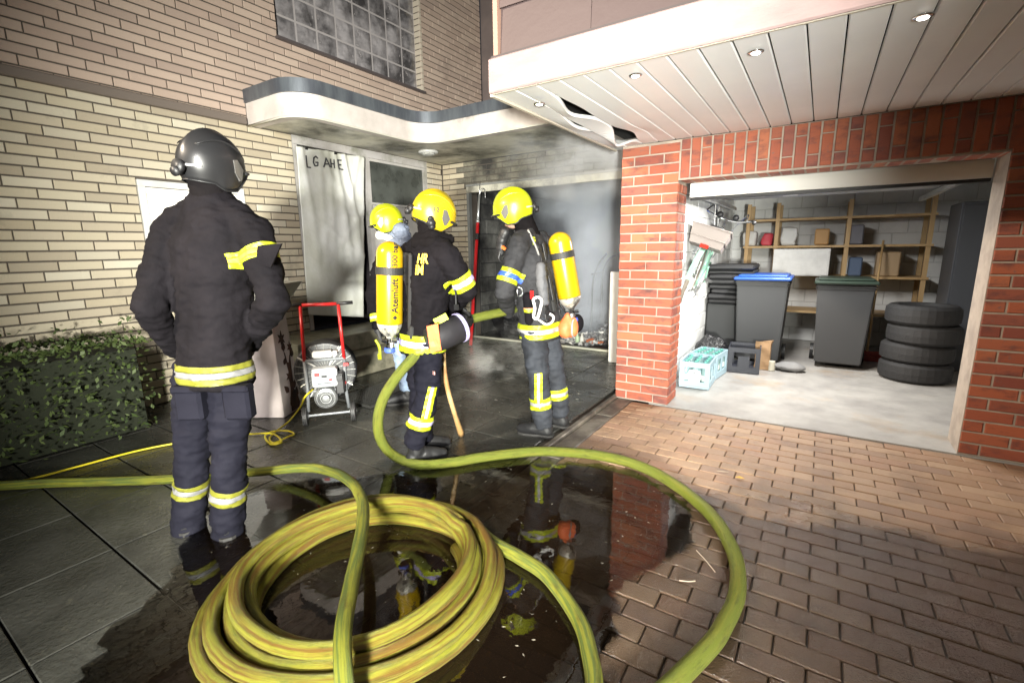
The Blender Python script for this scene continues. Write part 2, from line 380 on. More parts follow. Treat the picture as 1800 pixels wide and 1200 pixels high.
for k in range(len(rings_)-1):
    for i in range(n): wf.append(((k+1)*n+i, (k+1)*n+(i+1) % n, k*n+(i+1) % n, k*n+i))
wf.append(tuple((len(rings_)-1)*n+i for i in range(n))[::-1])
wm_.from_pydata(wv, [], wf); wm_.update()
if wm_.polygons[0].normal.z < 0: wm_.flip_normals()
at_ = wm_.attributes.new('depth', 'FLOAT', 'POINT'); at_.data.foreach_set('value', wdp)
add('water', wm_, WM, kind='structure')

# =================================================================== CREAM BRICK HOUSE (left, with the burning garage)
house = thing('brick_house', (-5.4, 5, 0), 'cream brick house with a curved porch canopy, glass block window and smoking open garage', 'house')
XW = -5.4; YD0, YD1 = 3.58, 5.885; YG = 6.25; GX0, GX1 = -4.84, -1.75; GZ = 2.40
# wall carcass
b = B(); t = .012
box(b, (XW-.30, -.6, 0), (XW-t, YD0, 2.83)); box(b, (XW-.30, YD1, 0), (XW-t, YG, 2.83))
box(b, (XW-.30, -.6, 2.83), (XW-t, 3.53, 6.6)); box(b, (XW-.30, 3.53, 2.83), (XW-t, 5.86, 3.86)); box(b, (XW-.30, 5.86, 2.83), (XW-t, 7.42, 6.6))
box(b, (XW-.30, 3.53, 6.0), (XW-t, 5.86, 6.6))
box(b, (XW-t, YG+t, 0), (GX0-.06, YG+.28, 2.83)); box(b, (GX0-.06, YG+t, GZ+.06), (GX1, YG+.28, 2.83))
add('wall', b, mortar_d, house)
cells = [(V((XW, u, z)), FACE_X, L, H) for (u, z, L, H) in courses(-.6, YG, 0, 2.83, .30, .0835, .0105, holes=[(YD0, YD1, 0, 3), (1.95, 2.93, 1.28, 2.15)], shift=(0, .33, .75, .2, .55))]
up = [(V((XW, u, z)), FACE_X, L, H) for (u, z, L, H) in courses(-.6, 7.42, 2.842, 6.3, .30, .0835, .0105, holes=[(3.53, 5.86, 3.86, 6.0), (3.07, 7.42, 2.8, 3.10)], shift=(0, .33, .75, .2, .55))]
gw = [(V((u, YG, z)), FACE_Y, L, H) for (u, z, L, H) in courses(XW+.01, GX1, 0, 2.83, .30, .0835, .0105, holes=[(GX0-.06, GX1, 0, GZ+.06)], shift=(0, .5))]
gsoot = [c for c in gw if c[0].z > GZ-.05 and c[0].x > -5.0]; gclean = [c for c in gw if not (c[0].z > GZ-.05 and c[0].x > -5.0)]
lay('brick', house, cells+gclean, cream, .03, .004, 190)
lay('upper_brick', house, up, cream_dim, .03, .004, 250)
lay('sooty_brick', house, gsoot+[(c, m_, L, H) for (c, m_, L, H) in []], cream_soot, .03, .004, 60)
# glass block window
win = thing('window', (XW, 4.7, 3.86)); win.parent = house; win.location = V((XW, 4.7, 3.86))-house.location
glassb = mat('glass block', (.08, .075, .078), .14, spec=1.0, col2=(.34, .32, .33), scale=3, lo=.40, hi=.62, rand=.3)
grid_m = mat('block joint', (.42, .39, .39), .6)
b = B(); box(b, (XW-.16, 3.53, 3.86), (XW-.10, 5.86, 6.0)); add('joint_grid', b, grid_m, win)
k = 0
bl = B(); 
GB = []
for q in range(4):                                  # four castings of the same swirled block face
    b = B(); n = 9; gr = [[None]*(n+1) for _ in range(n+1)]
    for i in range(n+1):
        for j in range(n+1):
            u, v = i/n-.5, j/n-.5; ed = min(1, (0.5-max(abs(u), abs(v)))*7)
            a = math.atan2(v+.35, u-.30); d = .010*math.sin(a*13+q*1.9+4*(u*u+v*v))*ed + .016*math.sin((u-.2*v)*5.5+q*.8)*ed
            gr[i][j] = b.verts.new((.012*ed+d*.8, u*.264, v*.238))
    for i in range(n):
        for j in range(n): b.faces.new((gr[i][j], gr[i+1][j], gr[i+1][j+1], gr[i][j+1]))
    me = bpy.data.meshes.new('glass_block'); b.to_mesh(me); b.free(); me.polygons.foreach_set('use_smooth', [True]*len(me.polygons)); me.materials.append(glassb); GB.append(me)
for i in range(8):
    for j in range(8):
        z0 = 3.875+.262*j
        if z0 > 5.75: continue
        o = bpy.data.objects.new('glass_block', GB[R.randrange(4)]); COL.objects.link(o); o.parent = win; o.location = V((XW-.095, 3.545+.2885*i+.144, z0+.131))-V((XW, 4.7, 3.86))
b = B(); box(b, (XW-.13, 3.50, 3.825), (XW+.05, 5.90, 3.855)); add('sill', b, mat('dark sill', (.09, .075, .075), .5), win)
b = B()
for j in range(26): box(b, (XW-.10, 5.852, 3.87+.0835*j), (XW+.018, 5.90, 3.94+.0835*j), bev=.004)
add('reveal_brick', b, mat('pale reveal brick', (.56, .49, .40), .7, bump=.5, bscale=90), win)
# recess behind, smoke-stained
b = B(); box(b, (-5.4, 7.44, 2.6), (-.9, 7.7, 7)); add('recess_wall', b, mat('brown render', (.21, .165, .155), .85, col2=(.15, .12, .115), scale=1.5, bump=.2, bscale=50), house)
b = B(); box(b, (-5.7, 6.55, 2.855), (-1.72, 7.43, 2.90)); add('flat_roof', b, dark_zinc, house)
# canopy outline
def arc(cx, cy, r, a0, a1, n=26): return [(cx+r*math.cos(math.radians(a0+(a1-a0)*i/n)), cy+r*math.sin(math.radians(a0+(a1-a0)*i/n))) for i in range(n+1)]
XF, YF0, YF1 = -4.515, 3.065, 4.90
line = [(XW+.004, YF0)] + arc(XF-.33, YF0+.33, .33, -90, 0) + arc(XF+.34, YF1-.34, .34, 180, 90) + [(-1.74, YF1)]
def strip(line, off, z0, z1, th):
    b = B(); n = len(line); P = [V((x, y)) for x, y in line]; o = []; q = []
    for i in range(n):
        d = (P[min(i+1, n-1)]-P[max(i-1, 0)]).normalized(); nn = V((d.y, -d.x)); o.append(P[i]+nn*off); q.append(P[i]+nn*(off-th))
    a = [[b.verts.new((p.x, p.y, z)) for p in L_] for L_, z in ((o, z0), (o, z1), (q, z1), (q, z0))]
    for i in range(n-1):
        for k in range(4): b.faces.new((a[k][i], a[k][i+1], a[(k+1) % 4][i+1], a[(k+1) % 4][i]))
    b.faces.new([a[k][0] for k in range(4)]); b.faces.new([a[k][-1] for k in range(4)][::-1]); return b
b = B(); box(b, (XW-.01, -.6, 2.822), (XW+.055, YF0-.03, 2.90), bev=.008); add('string_course', b, mat('dark string course', (.16, .13, .11), .7, bump=.4, bscale=60), house)  # added ledge covering where the dimmed upper brick colour begins
can = thing('canopy', (-4.5, 4, 2.83)); can.parent = house; can.location = V((-4.5, 4, 2.83))-house.location
add('fascia', strip(line, 0, 2.826, 3.05, .14), canopy_w, can)
add('flashing', strip(line, .018, 3.052, 3.185, .05), dark_zinc, can)
add('drip_edge', strip(line, .008, 2.812, 2.828, .03), mat('pale drip', (.6, .58, .5), .5), can, smooth=True)
def inset(line, d):
    o = []
    for i in range(len(line)):
        t_ = (V(line[min(i+1, len(line)-1)])-V(line[max(i-1, 0)])).normalized(); o.append((line[i][0]-t_.y*d, line[i][1]+t_.x*d))
    return o
poly = [(x, y) for x, y in inset(line, .03)[1:-1]] + [(-1.74, YF1-.01), (-1.74, YG-.003), (XW+.003, YG-.003), (XW+.003, YF0+.02)]
b = B(); prism(b, poly, 2.834, 2.86); add('soffit', b, sootsoffit, can)
b = B(); prism(b, poly, 3.10, 3.15); add('roof_deck', b, dark_zinc, can)
# door screen
fr_m = mat('door frame metal', (.52, .50, .49), .4, col2=(.42, .40, .38), scale=4, dirt=(.25, .25, .2), dscale=3)
dr = thing('door_screen', (XW, 4.7, .47)); dr.parent = house; dr.location = V((XW, 4.7, .47))-house.location
b = B()
box(b, (XW-.08, YD0, 2.73), (XW+.0, YD1, 2.828)); box(b, (XW-.08, YD0, .475), (XW, YD0+.055, 2.727)); box(b, (XW-.08, 4.665, .475), (XW+.002, 4.73, 2.727)); box(b, (XW-.08, YD1-.075, .475), (XW, YD1, 2.727))
add('frame', b, fr_m, dr)
b = B(); box(b, (XW-.055, 4.733, .475), (XW-.02, YD1-.078, 2.10)); box(b, (XW-.045, 4.733, 2.103), (XW+.003, YD1-.078, 2.135)); box(b, (XW-.045, 4.733, 2.69), (XW+.003, YD1-.078, 2.725))
for q in (1.55, 1.0): box(b, (XW-.018, 4.76, q), (XW-.012, YD1-.1, q+.012))
add('panel', b, mat('side panel', (.55, .53, .50), .45, col2=(.47, .46, .44), scale=3), dr)
b = B(); box(b, (XW-.042, 4.735, 2.138), (XW-.03, YD1-.08, 2.688)); add('pane', b, mat('dusty pane', (.05, .055, .05), .22, rough2=.5, col2=(.10, .11, .10), scale=2.5, dirt=(.32, .32, .3), dscale=60, dlo=.66, dhi=.72), dr)
b = B(); box(b, (XW-1.5, YD0+.02, .47), (XW-1.48, 5.2, 2.8)); box(b, (XW-1.5, YD0+.01, .44), (XW-.31, 5.2, .468)); box(b, (XW-1.5, YD0+.0, .47), (XW-.31, YD0+.015, 2.8)); box(b, (XW-1.5, 4.72, .47), (XW-.09, 4.73, 2.8)); add('hallway', b, mat('dark hall', (.035, .03, .035), .6), dr)
# lit window left of the door, blind drawn
lw = thing('lit_window', (XW, 2.35, 1.4)); lw.parent = house; lw.location = V((XW, 2.35, 1.4))-house.location
b = B(); y0_, y1_, z0_, z1_ = 1.95, 2.93, 1.30, 2.15
for a_, c_ in (((y0_, z0_), (y1_, z0_+.06)), ((y0_, z1_-.06), (y1_, z1_)), ((y0_, z0_+.06), (y0_+.06, z1_-.06)), ((y1_-.06, z0_+.06), (y1_, z1_-.06)), ((2.415, z0_+.06), (2.465, z1_-.06))): box(b, (XW-.04, a_[0], a_[1]), (XW+.018, c_[0], c_[1]), bev=.004)
add('frame', b, white_pl, lw)
b = B(); box(b, (XW-.03, y0_-.04, z0_-.035), (XW+.07, y1_+.04, z0_-.003)); add('sill', b, mat('dark sill', (.09, .075, .075), .5), lw)
bl_ = mat('lit blind', (.7, .68, .62), .6, emit=(1, .95, .85, .9))
for a_, c_ in ((y0_+.062, 2.413), (2.467, y1_-.062)):
    for k in range(12): b = B(); z_ = z0_+.065+.060*k; box(b, (XW-.011, a_, z_), (XW+.002+.004*(k % 2), c_, z_+.056)); add('blind_slat', b, bl_, lw)
# steps
st_m = mat('stone step', (.30, .28, .21), .5, rough2=.3, col2=(.20, .19, .14), scale=3, bump=.4, bscale=70, dirt=(.09, .09, .06), dscale=4)
sp = thing('steps', (-4.7, 4, 0)); sp.parent = house; sp.location = V((-4.7, 4, 0))-house.location
b = B(); box(b, (-5.39, 2.95, .002), (-4.46, 5.0, .255), bev=.01); add('step', b, st_m, sp)
b = B(); box(b, (-5.395, 2.97, .257), (-4.74, 4.98, .465), bev=.01); add('step', b, st_m, sp)
# garage frame and burnt room
gf = thing('garage_frame', (-3.4, YG, 0)); gf.parent = house; gf.location = V((-3.4, YG, 0))-house.location
b = B(); box(b, (GX0-.05, YG-.02, GZ-.05), (GX1, YG+.06, GZ+.045)); add('lintel', b, mat('scorched white lintel', (.62, .60, .50), .5, dirt=(.10, .09, .07), dscale=2.2, dlo=.46, dhi=.66, col2=(.45, .43, .36), scale=7), gf)
b = B(); box(b, (GX0-.05, YG-.028, GZ+.047), (GX1, YG+.05, GZ+.075)); add('rail', b, mat('grey rail', (.35, .35, .34), .4, metal=.5, dirt=(.05, .05, .05), dscale=3), gf)
b = B(); box(b, (GX0-.055, YG-.01, .005), (GX0-.005, YG+.06, GZ-.052)); add('jamb', b, mat('grey jamb', (.25, .26, .25), .45, metal=.3), gf)
b = B(); box(b, (GX0, YG-.03, .004), (GX1, YG+.03, .03)); add('threshold', b, mat('pale threshold', (.42, .42, .34), .5), gf)
soot = mat('soot wall', (.045, .045, .047), .75, col2=(.018, .018, .02), scale=1.6, bump=.4, bscale=40)
b = B(); box(b, (-5.0, YG+.29, 0), (-4.9, 11.2, 2.7)); box(b, (-1.7, YG, 0), (-1.62, 11.2, 2.7)); box(b, (-5, 11.1, 0), (-1.62, 11.2, 2.7)); box(b, (-5, YG+.29, 2.46), (-1.62, 11.2, 2.56)); add('burnt_room', b, soot, house)
cells = [(V((-4.885, u, z)), FACE_X, L, H) for (u, z, L, H) in courses(YG+.3, 9.6, .0, 2.44, .50, .245, .014)]
lay('burnt_block', house, cells, mat('sooty block', (.13, .13, .12), .8, rand=.35, bump=.5, bscale=60, dirt=(.02, .02, .02), dscale=1.3, dlo=.4, dhi=.6), .02, .004, 100)
# porch lamp
lp = thing('ceiling_lamp', (-4.80, 5.28, 2.83), 'round white porch lamp under the sooty curved canopy, unlit', 'lamp')
b = B(); lathe(b, (-4.80, 5.28, 2.833), (0, 0, -1), [(.13, 0), (.14, .01), (.135, .03), (.10, .036)], 28); add('rim', b, white_pl, lp, smooth=True)
b = B(); lathe(b, (-4.80, 5.28, 2.799), (0, 0, -1), [(.098, 0), (.09, .02), (.05, .034), (0, .038)], 24); add('glass', b, mat('lamp glass', (.45, .45, .42), .2, rough2=.5, col2=(.2, .2, .18), scale=30), lp, smooth=True)

# =================================================================== RED BRICK GARAGE
rh = thing('brick_garage', (-1.3, 4.4, 0), 'red brick garage front with a white panelled overhang and an open lit garage bay', 'garage')
YP = 4.323; ZS = 2.352; PXL, PXR = -1.603, -1.085; RJ = .93
b = B(); t = .008
box(b, (PXL+t, YP+t, 0), (PXR-t, 4.63, ZS)); box(b, (PXR-t, YP+t, 2.022), (RJ+.01, 4.60, ZS)); box(b, (RJ+t, YP+t, 0), (2.6, 4.63, ZS))
add('mortar', b, mortar_l, rh)
cells = []
H = .0833; nrow = 24
for r in range(28):
    z = H*(r+.5)+.004
    seq = ((0, .255, .51) if r % 2 else (0, .115, .375, .515)) if r < 24 else ((0, .255, .515) if r % 2 else (0, .12, .38, .515))
    w_ = PXR-PXL
    us = [PXL+s/seq[-1]*w_ for s in seq]
    for a, c in zip(us, us[1:]):
        if z+H/2 > ZS: continue
        cells.append((V(((a+c)/2, YP, z)), FACE_Y, c-a-.012, H-.012))
    # reveal face looks to +X
    for a, c in (((4.335, 4.45), (4.45, 4.63)) if r % 2 else ((4.335, 4.52), (4.52, 4.63))):
        if z < 2.0: cells.append((V((PXR, (a+c)/2, z)), FACE_X, c-a-.012, H-.012))
    us = [RJ+.005, RJ+.26, RJ+.52, RJ+.78] if r % 2 else [RJ+.005, RJ+.12, RJ+.38, RJ+.64]
    for a, c in zip(us, us[1:]):
        if z+H/2 < ZS: cells.append((V(((a+c)/2, YP, z)), FACE_Y, c-a-.012, H-.012))
x = PXR+.006; i = 0
R90 = Matrix.Rotation(math.pi/2, 3, 'Y')
while x < RJ:
    zc = (2.022+.012, 2.262, ZS) if i % 2 == 0 else (2.022+.012, 2.122, ZS)
    for a, c in zip(zc, zc[1:]): cells.append((V((x+.0385, YP, (a+c)/2)), FACE_Y @ R90, c-a-.012, .071))
    cells.append((V((x+.0385, 4.33+.12, 2.020)), Matrix.Rotation(math.pi/2, 3, 'X') @ R90, .22, .071))
    x += .0833; i += 1
lay('brick', rh, cells, red, .03, .004, 290, .0025, .006)
# overhang: soffit panels, fascia, shingles
YO = 2.428; XO = -1.703
cav = B(); box(cav, (XO+.02, YO+.02, ZS+.12), (2.6, 4.6, ZS+.16)); box(cav, (XO+.005, YO+.03, ZS+.005), (XO+.02, YP, ZS+.12)); add('cavity', cav, void, rh)  # black sheets put in so the panel gaps show dark
pan_m = mat('white soffit panel', (.82, .82, .82), .34, rand=.03, col2=(.76, .76, .77), scale=1.2)
edge_x = [XO+.012+.141*k for k in range(31)]
def panel(x0, x1, warp):
    b = B(); n = 40; rows = []
    for i in range(n+1):
        s = i/n; y = YO+.02+(YP-.012-YO-.02)*s if x0 > PXL-.05 else YO+.02+(4.42-YO-.02)*s
        a, c, za, zc = warp(s)
        xs = [x0+.003+a, x0+.008+a, x1-.008+c, x1-.003+c]; zs = [ZS+.009+za, ZS+za, ZS+zc, ZS+.009+zc]
        rows.append([b.verts.new((xx, y, zz)) for xx, zz in zip(xs, zs)] + [b.verts.new((xs[3], y, ZS+.02+zc)), b.verts.new((xs[0], y, ZS+.02+za))])
    for p, q in zip(rows, rows[1:]):
        for k in range(6): b.faces.new((p[k], p[(k+1) % 6], q[(k+1) % 6], q[k]))
    b.faces.new(rows[0]); b.faces.new(rows[-1][::-1]); return b
def gs(s, c, w): return math.exp(-((s-c)/w)**2)
warps = {0: lambda s: (0, -.022*gs(s, .42, .10)-.01*gs(s, .8, .2), -.012*gs(s, .6, .3), -.035*gs(s, .45, .12)-.02*gs(s, .8, .12)),
         1: lambda s: (.004*gs(s, .45, .1), -.055*gs(s, .30, .10)-.062*gs(s, .76, .09), -.02*gs(s, .38, .15)-.03*gs(s, .7, .2), -.030*gs(s, .30, .13)-.085*gs(s, .76, .10)),
         2: lambda s: (.012*gs(s, .30, .1)+.045*gs(s, .78, .1), .01*gs(s, .8, .12), .012*gs(s, .76, .12), .012*gs(s, .8, .1)),
         3: lambda s: (0.01*gs(s, .8, .1), 0, .012*gs(s, .8, .1), 0)}
for k in range(30):
    wf = warps.get(k)
    if wf is None:
        ph = R.random()*6; wf = (lambda ph: lambda s: (0, 0, .0015*math.sin(3*s+ph), .0015*math.sin(3*s+ph+1)))(ph)
    add('soffit_panel', panel(edge_x[k], edge_x[k+1], wf), pan_m, rh, smooth=False)
b = B(); box(b, (XO-.012, YO+.012, ZS-.012), (XO+.010, 4.44, ZS+.03)); box(b, (XO-.006, YO+.004, ZS-.004), (2.6, YO+.018, ZS+.012)); add('edge_trim', b, mat('cream trim', (.55, .50, .42), .5), rh)
b = B(); n = 60
box(b, (XO-.004, YO-.02, ZS-.004), (2.6, YO+.002, 2.532), bev=.008)
bmesh.ops.subdivide_edges(b, edges=[e for e in b.edges if e.calc_length() > 1], cuts=60)
add('fascia', b, mat('rough pink white render', (.30, .215, .21), .8, col2=(.22, .16, .157), scale=3.5, bump=.7, bscale=55, bdist=.006, stretch=(.5, 1, 1.4), dirt=(.20, .17, .165), dscale=9, dlo=.60, dhi=.8), rh)
b = B(); box(b, (XO+.005, YO+.004, 2.534), (2.6, 2.9, 2.55)); box(b, (XO+.04, YO+.075, 2.552), (2.6, 2.9, 4.6)); add('upper_wall', b, mat('dark backing board', (.05, .04, .04), .8), rh)  # dark brown backing behind the shingles
shm = mat('mauve shingle', (.06, .041, .041), .6, rand=[(.056, .038, .038), (.066, .045, .044), (.050, .034, .034)], bump=.35, bscale=14, bdist=.01)
for r in range(6):
    z0 = 2.554+.245*r; x = XO+.045 - (.25 if r % 2 else 0)
    while x < 2.3:
        x0, x1 = max(x, XO+.045), min(x+.56, 2.6)
        if x1-x0 > .04:
            b = B(); yb = YO+.055+R.uniform(-.002, .002); d0 = .028+R.uniform(0, .006)
            P = [(x0+.002, yb-d0+.012, z0), (x1-.002, yb-d0+.012+R.uniform(-.005, .004), z0+R.uniform(-.003, .003)), (x1-.002, yb, z0+.26), (x0+.002, yb, z0+.26)]
            a_ = [b.verts.new(p) for p in P]; c_ = [b.verts.new((p[0], p[1]+.008, p[2])) for p in P]
            b.faces.new(a_); b.faces.new(c_[::-1]); [b.faces.new((a_[i], c_[i], c_[(i+1) % 4], a_[(i+1) % 4])) for i in range(4)]
            add('shingle', b, shm, rh)
        x += .56
b = B(); box(b, (XO+.012, YO+.02, 2.552), (XO+.042, YO+.10, 4.6)); add('corner_strip', b, mat('brown corner strip', (.26, .16, .12), .6), rh)
# recessed downlights
for k, (lx, ly, lab) in enumerate(((-1.509, 2.657, 'small lit round recessed downlight beside the buckled soffit panels, nearest the overhang corner'), (-.905, 2.611, 'small lit round recessed downlight in the middle of the white panelled overhang'), (-.344, 2.642, 'small lit round recessed downlight at the right, beyond the middle one in the white overhang'), (.25, 2.64, 'small lit round recessed downlight above the right end of the open lit garage bay'))):
    dl = thing('downlight', (lx, ly, ZS), lab, 'downlight', 'recessed downlights in the overhang')
    zt = ZS-.0015 if k else ZS-.03
    b = B(); lathe(b, (lx, ly, zt), (0, 0, -1), [(.030, 0), (.035, .0015), (.033, .005), (.022, .007)], 24); add('bezel', b, chrome, dl, smooth=True)
    b = B(); lathe(b, (lx, ly, zt-.0072), (0, 0, -1), [(.0205, 0), (.018, .003), (.0, .004)], 20); add('lens', b, mat('lit lens', (1, 1, 1), .4, emit=(1, .97, .9, 14)), dl)
    spot('downlight_glow', (lx, ly, zt-.03), (lx, ly, 0), 5, (1, .95, .85), 100, .02, .8)
# lit bay behind the right opening
wb = mat('white block', (.70, .71, .70), .7, rand=.06, bump=.45, bscale=60, col2=(.62, .63, .63), scale=4)
b = B(); box(b, (-1.36, 4.635, 0), (-1.262, 8.6, 2.3)); box(b, (-1.36, 8.5, 0), (2.6, 8.6, 2.3)); box(b, (2.5, 4.64, 0), (2.6, 8.6, 2.3)); add('bay_wall', b, mat('bay mortar', (.55, .55, .54), .8), rh)
b = B(); box(b, (-1.36, 4.605, 2.26), (2.6, 8.6, 2.345)); add('bay_ceiling', b, mat('bay ceiling', (.55, .54, .52), .8), rh)
cells = [(V((-1.25, u, z)), FACE_X, L, H) for (u, z, L, H) in courses(4.64, 8.48, 0, 2.25, .32, .20, .010)]
cells += [(V((u, 8.49, z)), FACE_Y, L, H) for (u, z, L, H) in courses(-1.24, 2.5, 0, 2.25, .32, .20, .010)]
lay('white_block', rh, cells, wb, .02, .004, 260, .0015, .003)
door = thing('overhead_door', (0, 4.66, 1.95)); door.parent = rh; door.location = V((0, 4.66, 1.95))-rh.location
b = B(); box(b, (PXR+.03, 4.62, 1.90), (RJ, 4.655, 2.02)); add('door_edge', b, mat('white door edge', (.72, .72, .68), .5), door)
b = B(); box(b, (PXR+.03, 4.64, 1.875), (RJ, 4.70, 1.898)); add('seal', b, black, door)
b = B(); box(b, (PXR+.03, 4.70, 2.02), (RJ, 6.7, 2.06)); add('door_leaf', b, mat('underside of door', (.42, .41, .39), .5), door)
for xx in (PXR+.02, RJ-.06):
    b = B(); box(b, (xx, 4.72, 1.93), (xx+.04, 7.2, 1.97)); add('track', b, steel, door)
l = bpy.data.lights.new('bay_lamp', 'AREA'); l.shape = 'RECTANGLE'; l.size = .12; l.size_y = 1.2; l.energy = 120; l.color = (1, .97, .92)
o = bpy.data.objects.new('bay_lamp', l); COL.objects.link(o); o.location = (-.35, 5.6, 1.985); o.rotation_euler = (0, 0, 0)
lt = thing('ceiling_lamp', (-.35, 5.6, 2.0), 'long white strip lamp under the raised door of the lit bay', 'lamp')
b = B(); box(b, (-.42, 4.98, 1.99), (-.28, 6.22, 2.018), bev=.006); add('housing', b, white_pl, lt)
# =================================================================== FIRE HOSES
hose_m = mat('yellow hose', (.19, .195, .020), .55, uv=True, stretch=(2.2, 9, 1), col2=(.08, .11, .022), scale=1.6, lo=.44, hi=.57, dirt=(.07, .05, .01), dscale=8, dlo=.52, dhi=.74, spec=.3, bump=1, bscale=30, bdist=.006)
hose_g = mat('green hose', (.125, .15, .02), .5, uv=True, stretch=(2.2, 9, 1), col2=(.17, .175, .025), scale=1.6, lo=.47, hi=.62, dirt=(.045, .055, .012), dscale=8, dlo=.52, dhi=.74, spec=.3, bump=1, bscale=30, bdist=.006)
hose_o = mat('stained hose', (.185, .18, .018), .5, uv=True, stretch=(1.4, 8, 1), col2=(.115, .062, .010), scale=1.3, lo=.44, hi=.58, dirt=(.055, .07, .012), dscale=7, dlo=.50, dhi=.72, spec=.3, bump=1, bscale=30, bdist=.006)
def hose(name, pts, r, m, label, group='hose lines across the yard', n=16):
    b = B(); uv = b.loops.layers.uv.new('UVMap')
    P = [p + V((noise.noise(p*6), noise.noise(p*6+V((9, 0, 0))), 0))*.004 for p in pts]
    tube(b, P, lambda i: r*(1+.035*noise.noise(P[i]*5)), n, uv=uv)
    o = add(name, b, m, loc=pts[0], smooth=True, label=label, cat='fire hose', group=group); return o
HR_ = .031
JB = plane_at((-2.25, 2.33)); JC = plane_at((-1.85, 3.12))
pts = [JC(905, 545, .12), JC(880, 549, -.02), JB(818, 564, .28), JB(780, 585, .02), JB(745, 611, -.13), JB(708, 648, -.16), JB(676, 695, -.18), JB(664, 740, -.18), JB(672, 778, -.14)] + [G(697, 803, .035), G(740, 816, .035), G(795, 812, .035), G(850, 803, .035), G(950, 793, .036), G(1050, 800, .036), G(1140, 825, .036), G(1230, 885, .036), G(1283, 955, .036), G(1297, 1030, .036), G(1270, 1105, .036), G(1212, 1172, .036), G(1130, 1245, .036), G(1000, 1330, .036)]
hose('fire_hose', spline(pts, 12), .034, hose_g, 'green hose held by the two nearest firefighters, looping down and across the wet pavers')
# coil: stacked rounds on the wet ground, tail leading off to the right
cc = V((-1.597, 1.20, 0)); rounds = [(.432, .030, 0, 0), (.490, .030, -.008, .006), (.548, .030, .008, -.006), (.606, .030, -.004, .0), (.455, .083, .010, .008), (.517, .081, -.012, -.008), (.578, .081, .006, .004), (.480, .132, .008, -.012)]
path = []; turns = len(rounds)
for i in range(turns*48):
    a = i/48; k = int(a); f = a-k; r0, z0, ox0, oy0 = rounds[k]; r1, z1, ox1, oy1 = rounds[min(k+1, turns-1)]
    s = 0 if f < .6 else (f-.6)/.4; s = s*s*(3-2*s); q = lambda u, v: u+(v-u)*s
    th = math.radians(60)-2*math.pi*a
    wob = 1+.022*math.sin(th*2+k*1.7)+.016*math.sin(th*3+k*2.3)
    ca = math.cos(th); el = 1.0 if ca < 0 and q(r0, r1) > .5 else 1.0
    path.append(cc+V((q(ox0, ox1)+q(r0, r1)*ca*wob*(1+(el-1)*min(1, -ca*1.6) if ca < 0 else 1), q(oy0, oy1)+q(r0, r1)*math.sin(th)*wob, q(z0, z1)+.006*math.sin(th*3+k*2))))
hose('fire_hose', path, .0295, hose_o, 'thick round coil of yellow hose lying in the puddle')
tail = [cc+V((.30, .52, .034)), G(835, 930, .034), G(872, 956, .034), G(915, 980, .034), G(965, 1015, .034), G(1015, 1085, .034), G(1040, 1160, .034), G(1045, 1230, .034), G(1035, 1330, .034)]
hose('fire_hose', spline(tail, 12), .0315, hose_m, 'yellow hose running from the coil to the bottom edge, inside the big loop')
jc = lambda px, py, z: G(px, py, z)
pts = [jc(-260, 870, .034), jc(60, 850, .034), jc(300, 842, .034), jc(450, 829, .05), jc(540, 822, .10), jc(590, 831, .15), jc(622, 852, .19), jc(637, 885, .22), jc(636, 930, .235), jc(623, 1000, .24), jc(608, 1070, .245), jc(602, 1130, .24), jc(605, 1200, .20), jc(612, 1290, .10), jc(625, 1380, .05)]
hose('fire_hose', spline(pts, 12), .029, hose_m, 'yellow hose entering from the left and crossing over the coil')

# =================================================================== PEOPLE
def remesh(bm, vox, it=4, fac=.5):
    me = bpy.data.meshes.new('t'); bm.to_mesh(me); bm.free(); o = bpy.data.objects.new('t', me); COL.objects.link(o)
    m = o.modifiers.new('r', 'REMESH'); m.mode = 'VOXEL'; m.voxel_size = vox
    s = o.modifiers.new('s', 'SMOOTH'); s.iterations = it; s.factor = fac
    dg = bpy.context.evaluated_depsgraph_get(); dg.update()
    r = bpy.data.meshes.new_from_object(o.evaluated_get(dg)); bpy.data.objects.remove(o); bpy.data.meshes.remove(me); r.materials.clear(); return r
def chain(bm, pr, n=14):
    for p, r in pr: ball(bm, p, r, u=14, v=9)
    for (p, r), (q, s) in zip(pr, pr[1:]):
        if (V(q)-V(p)).length > 1e-4: cyl(bm, p, q, r*.995, n, s*.995)
def loft(bm, st, n=22):
    rg = []
    for c, a, b_, rv, fv in st:
        rg.append([bm.verts.new(V(c)+rv*a*math.copysign(abs(math.cos(t))**.85, math.cos(t))+fv*b_*math.copysign(abs(math.sin(t))**.85, math.sin(t))) for t in [2*math.pi*k/n for k in range(n)]])
    for p, q in zip(rg, rg[1:]):
        for k in range(n): bm.faces.new((p[k], p[(k+1) % n], q[(k+1) % n], q[k]))
    bm.faces.new(rg[0][::-1]); bm.faces.new(rg[-1])
def lerp(a, b, t): return V(a)+(V(b)-V(a))*t
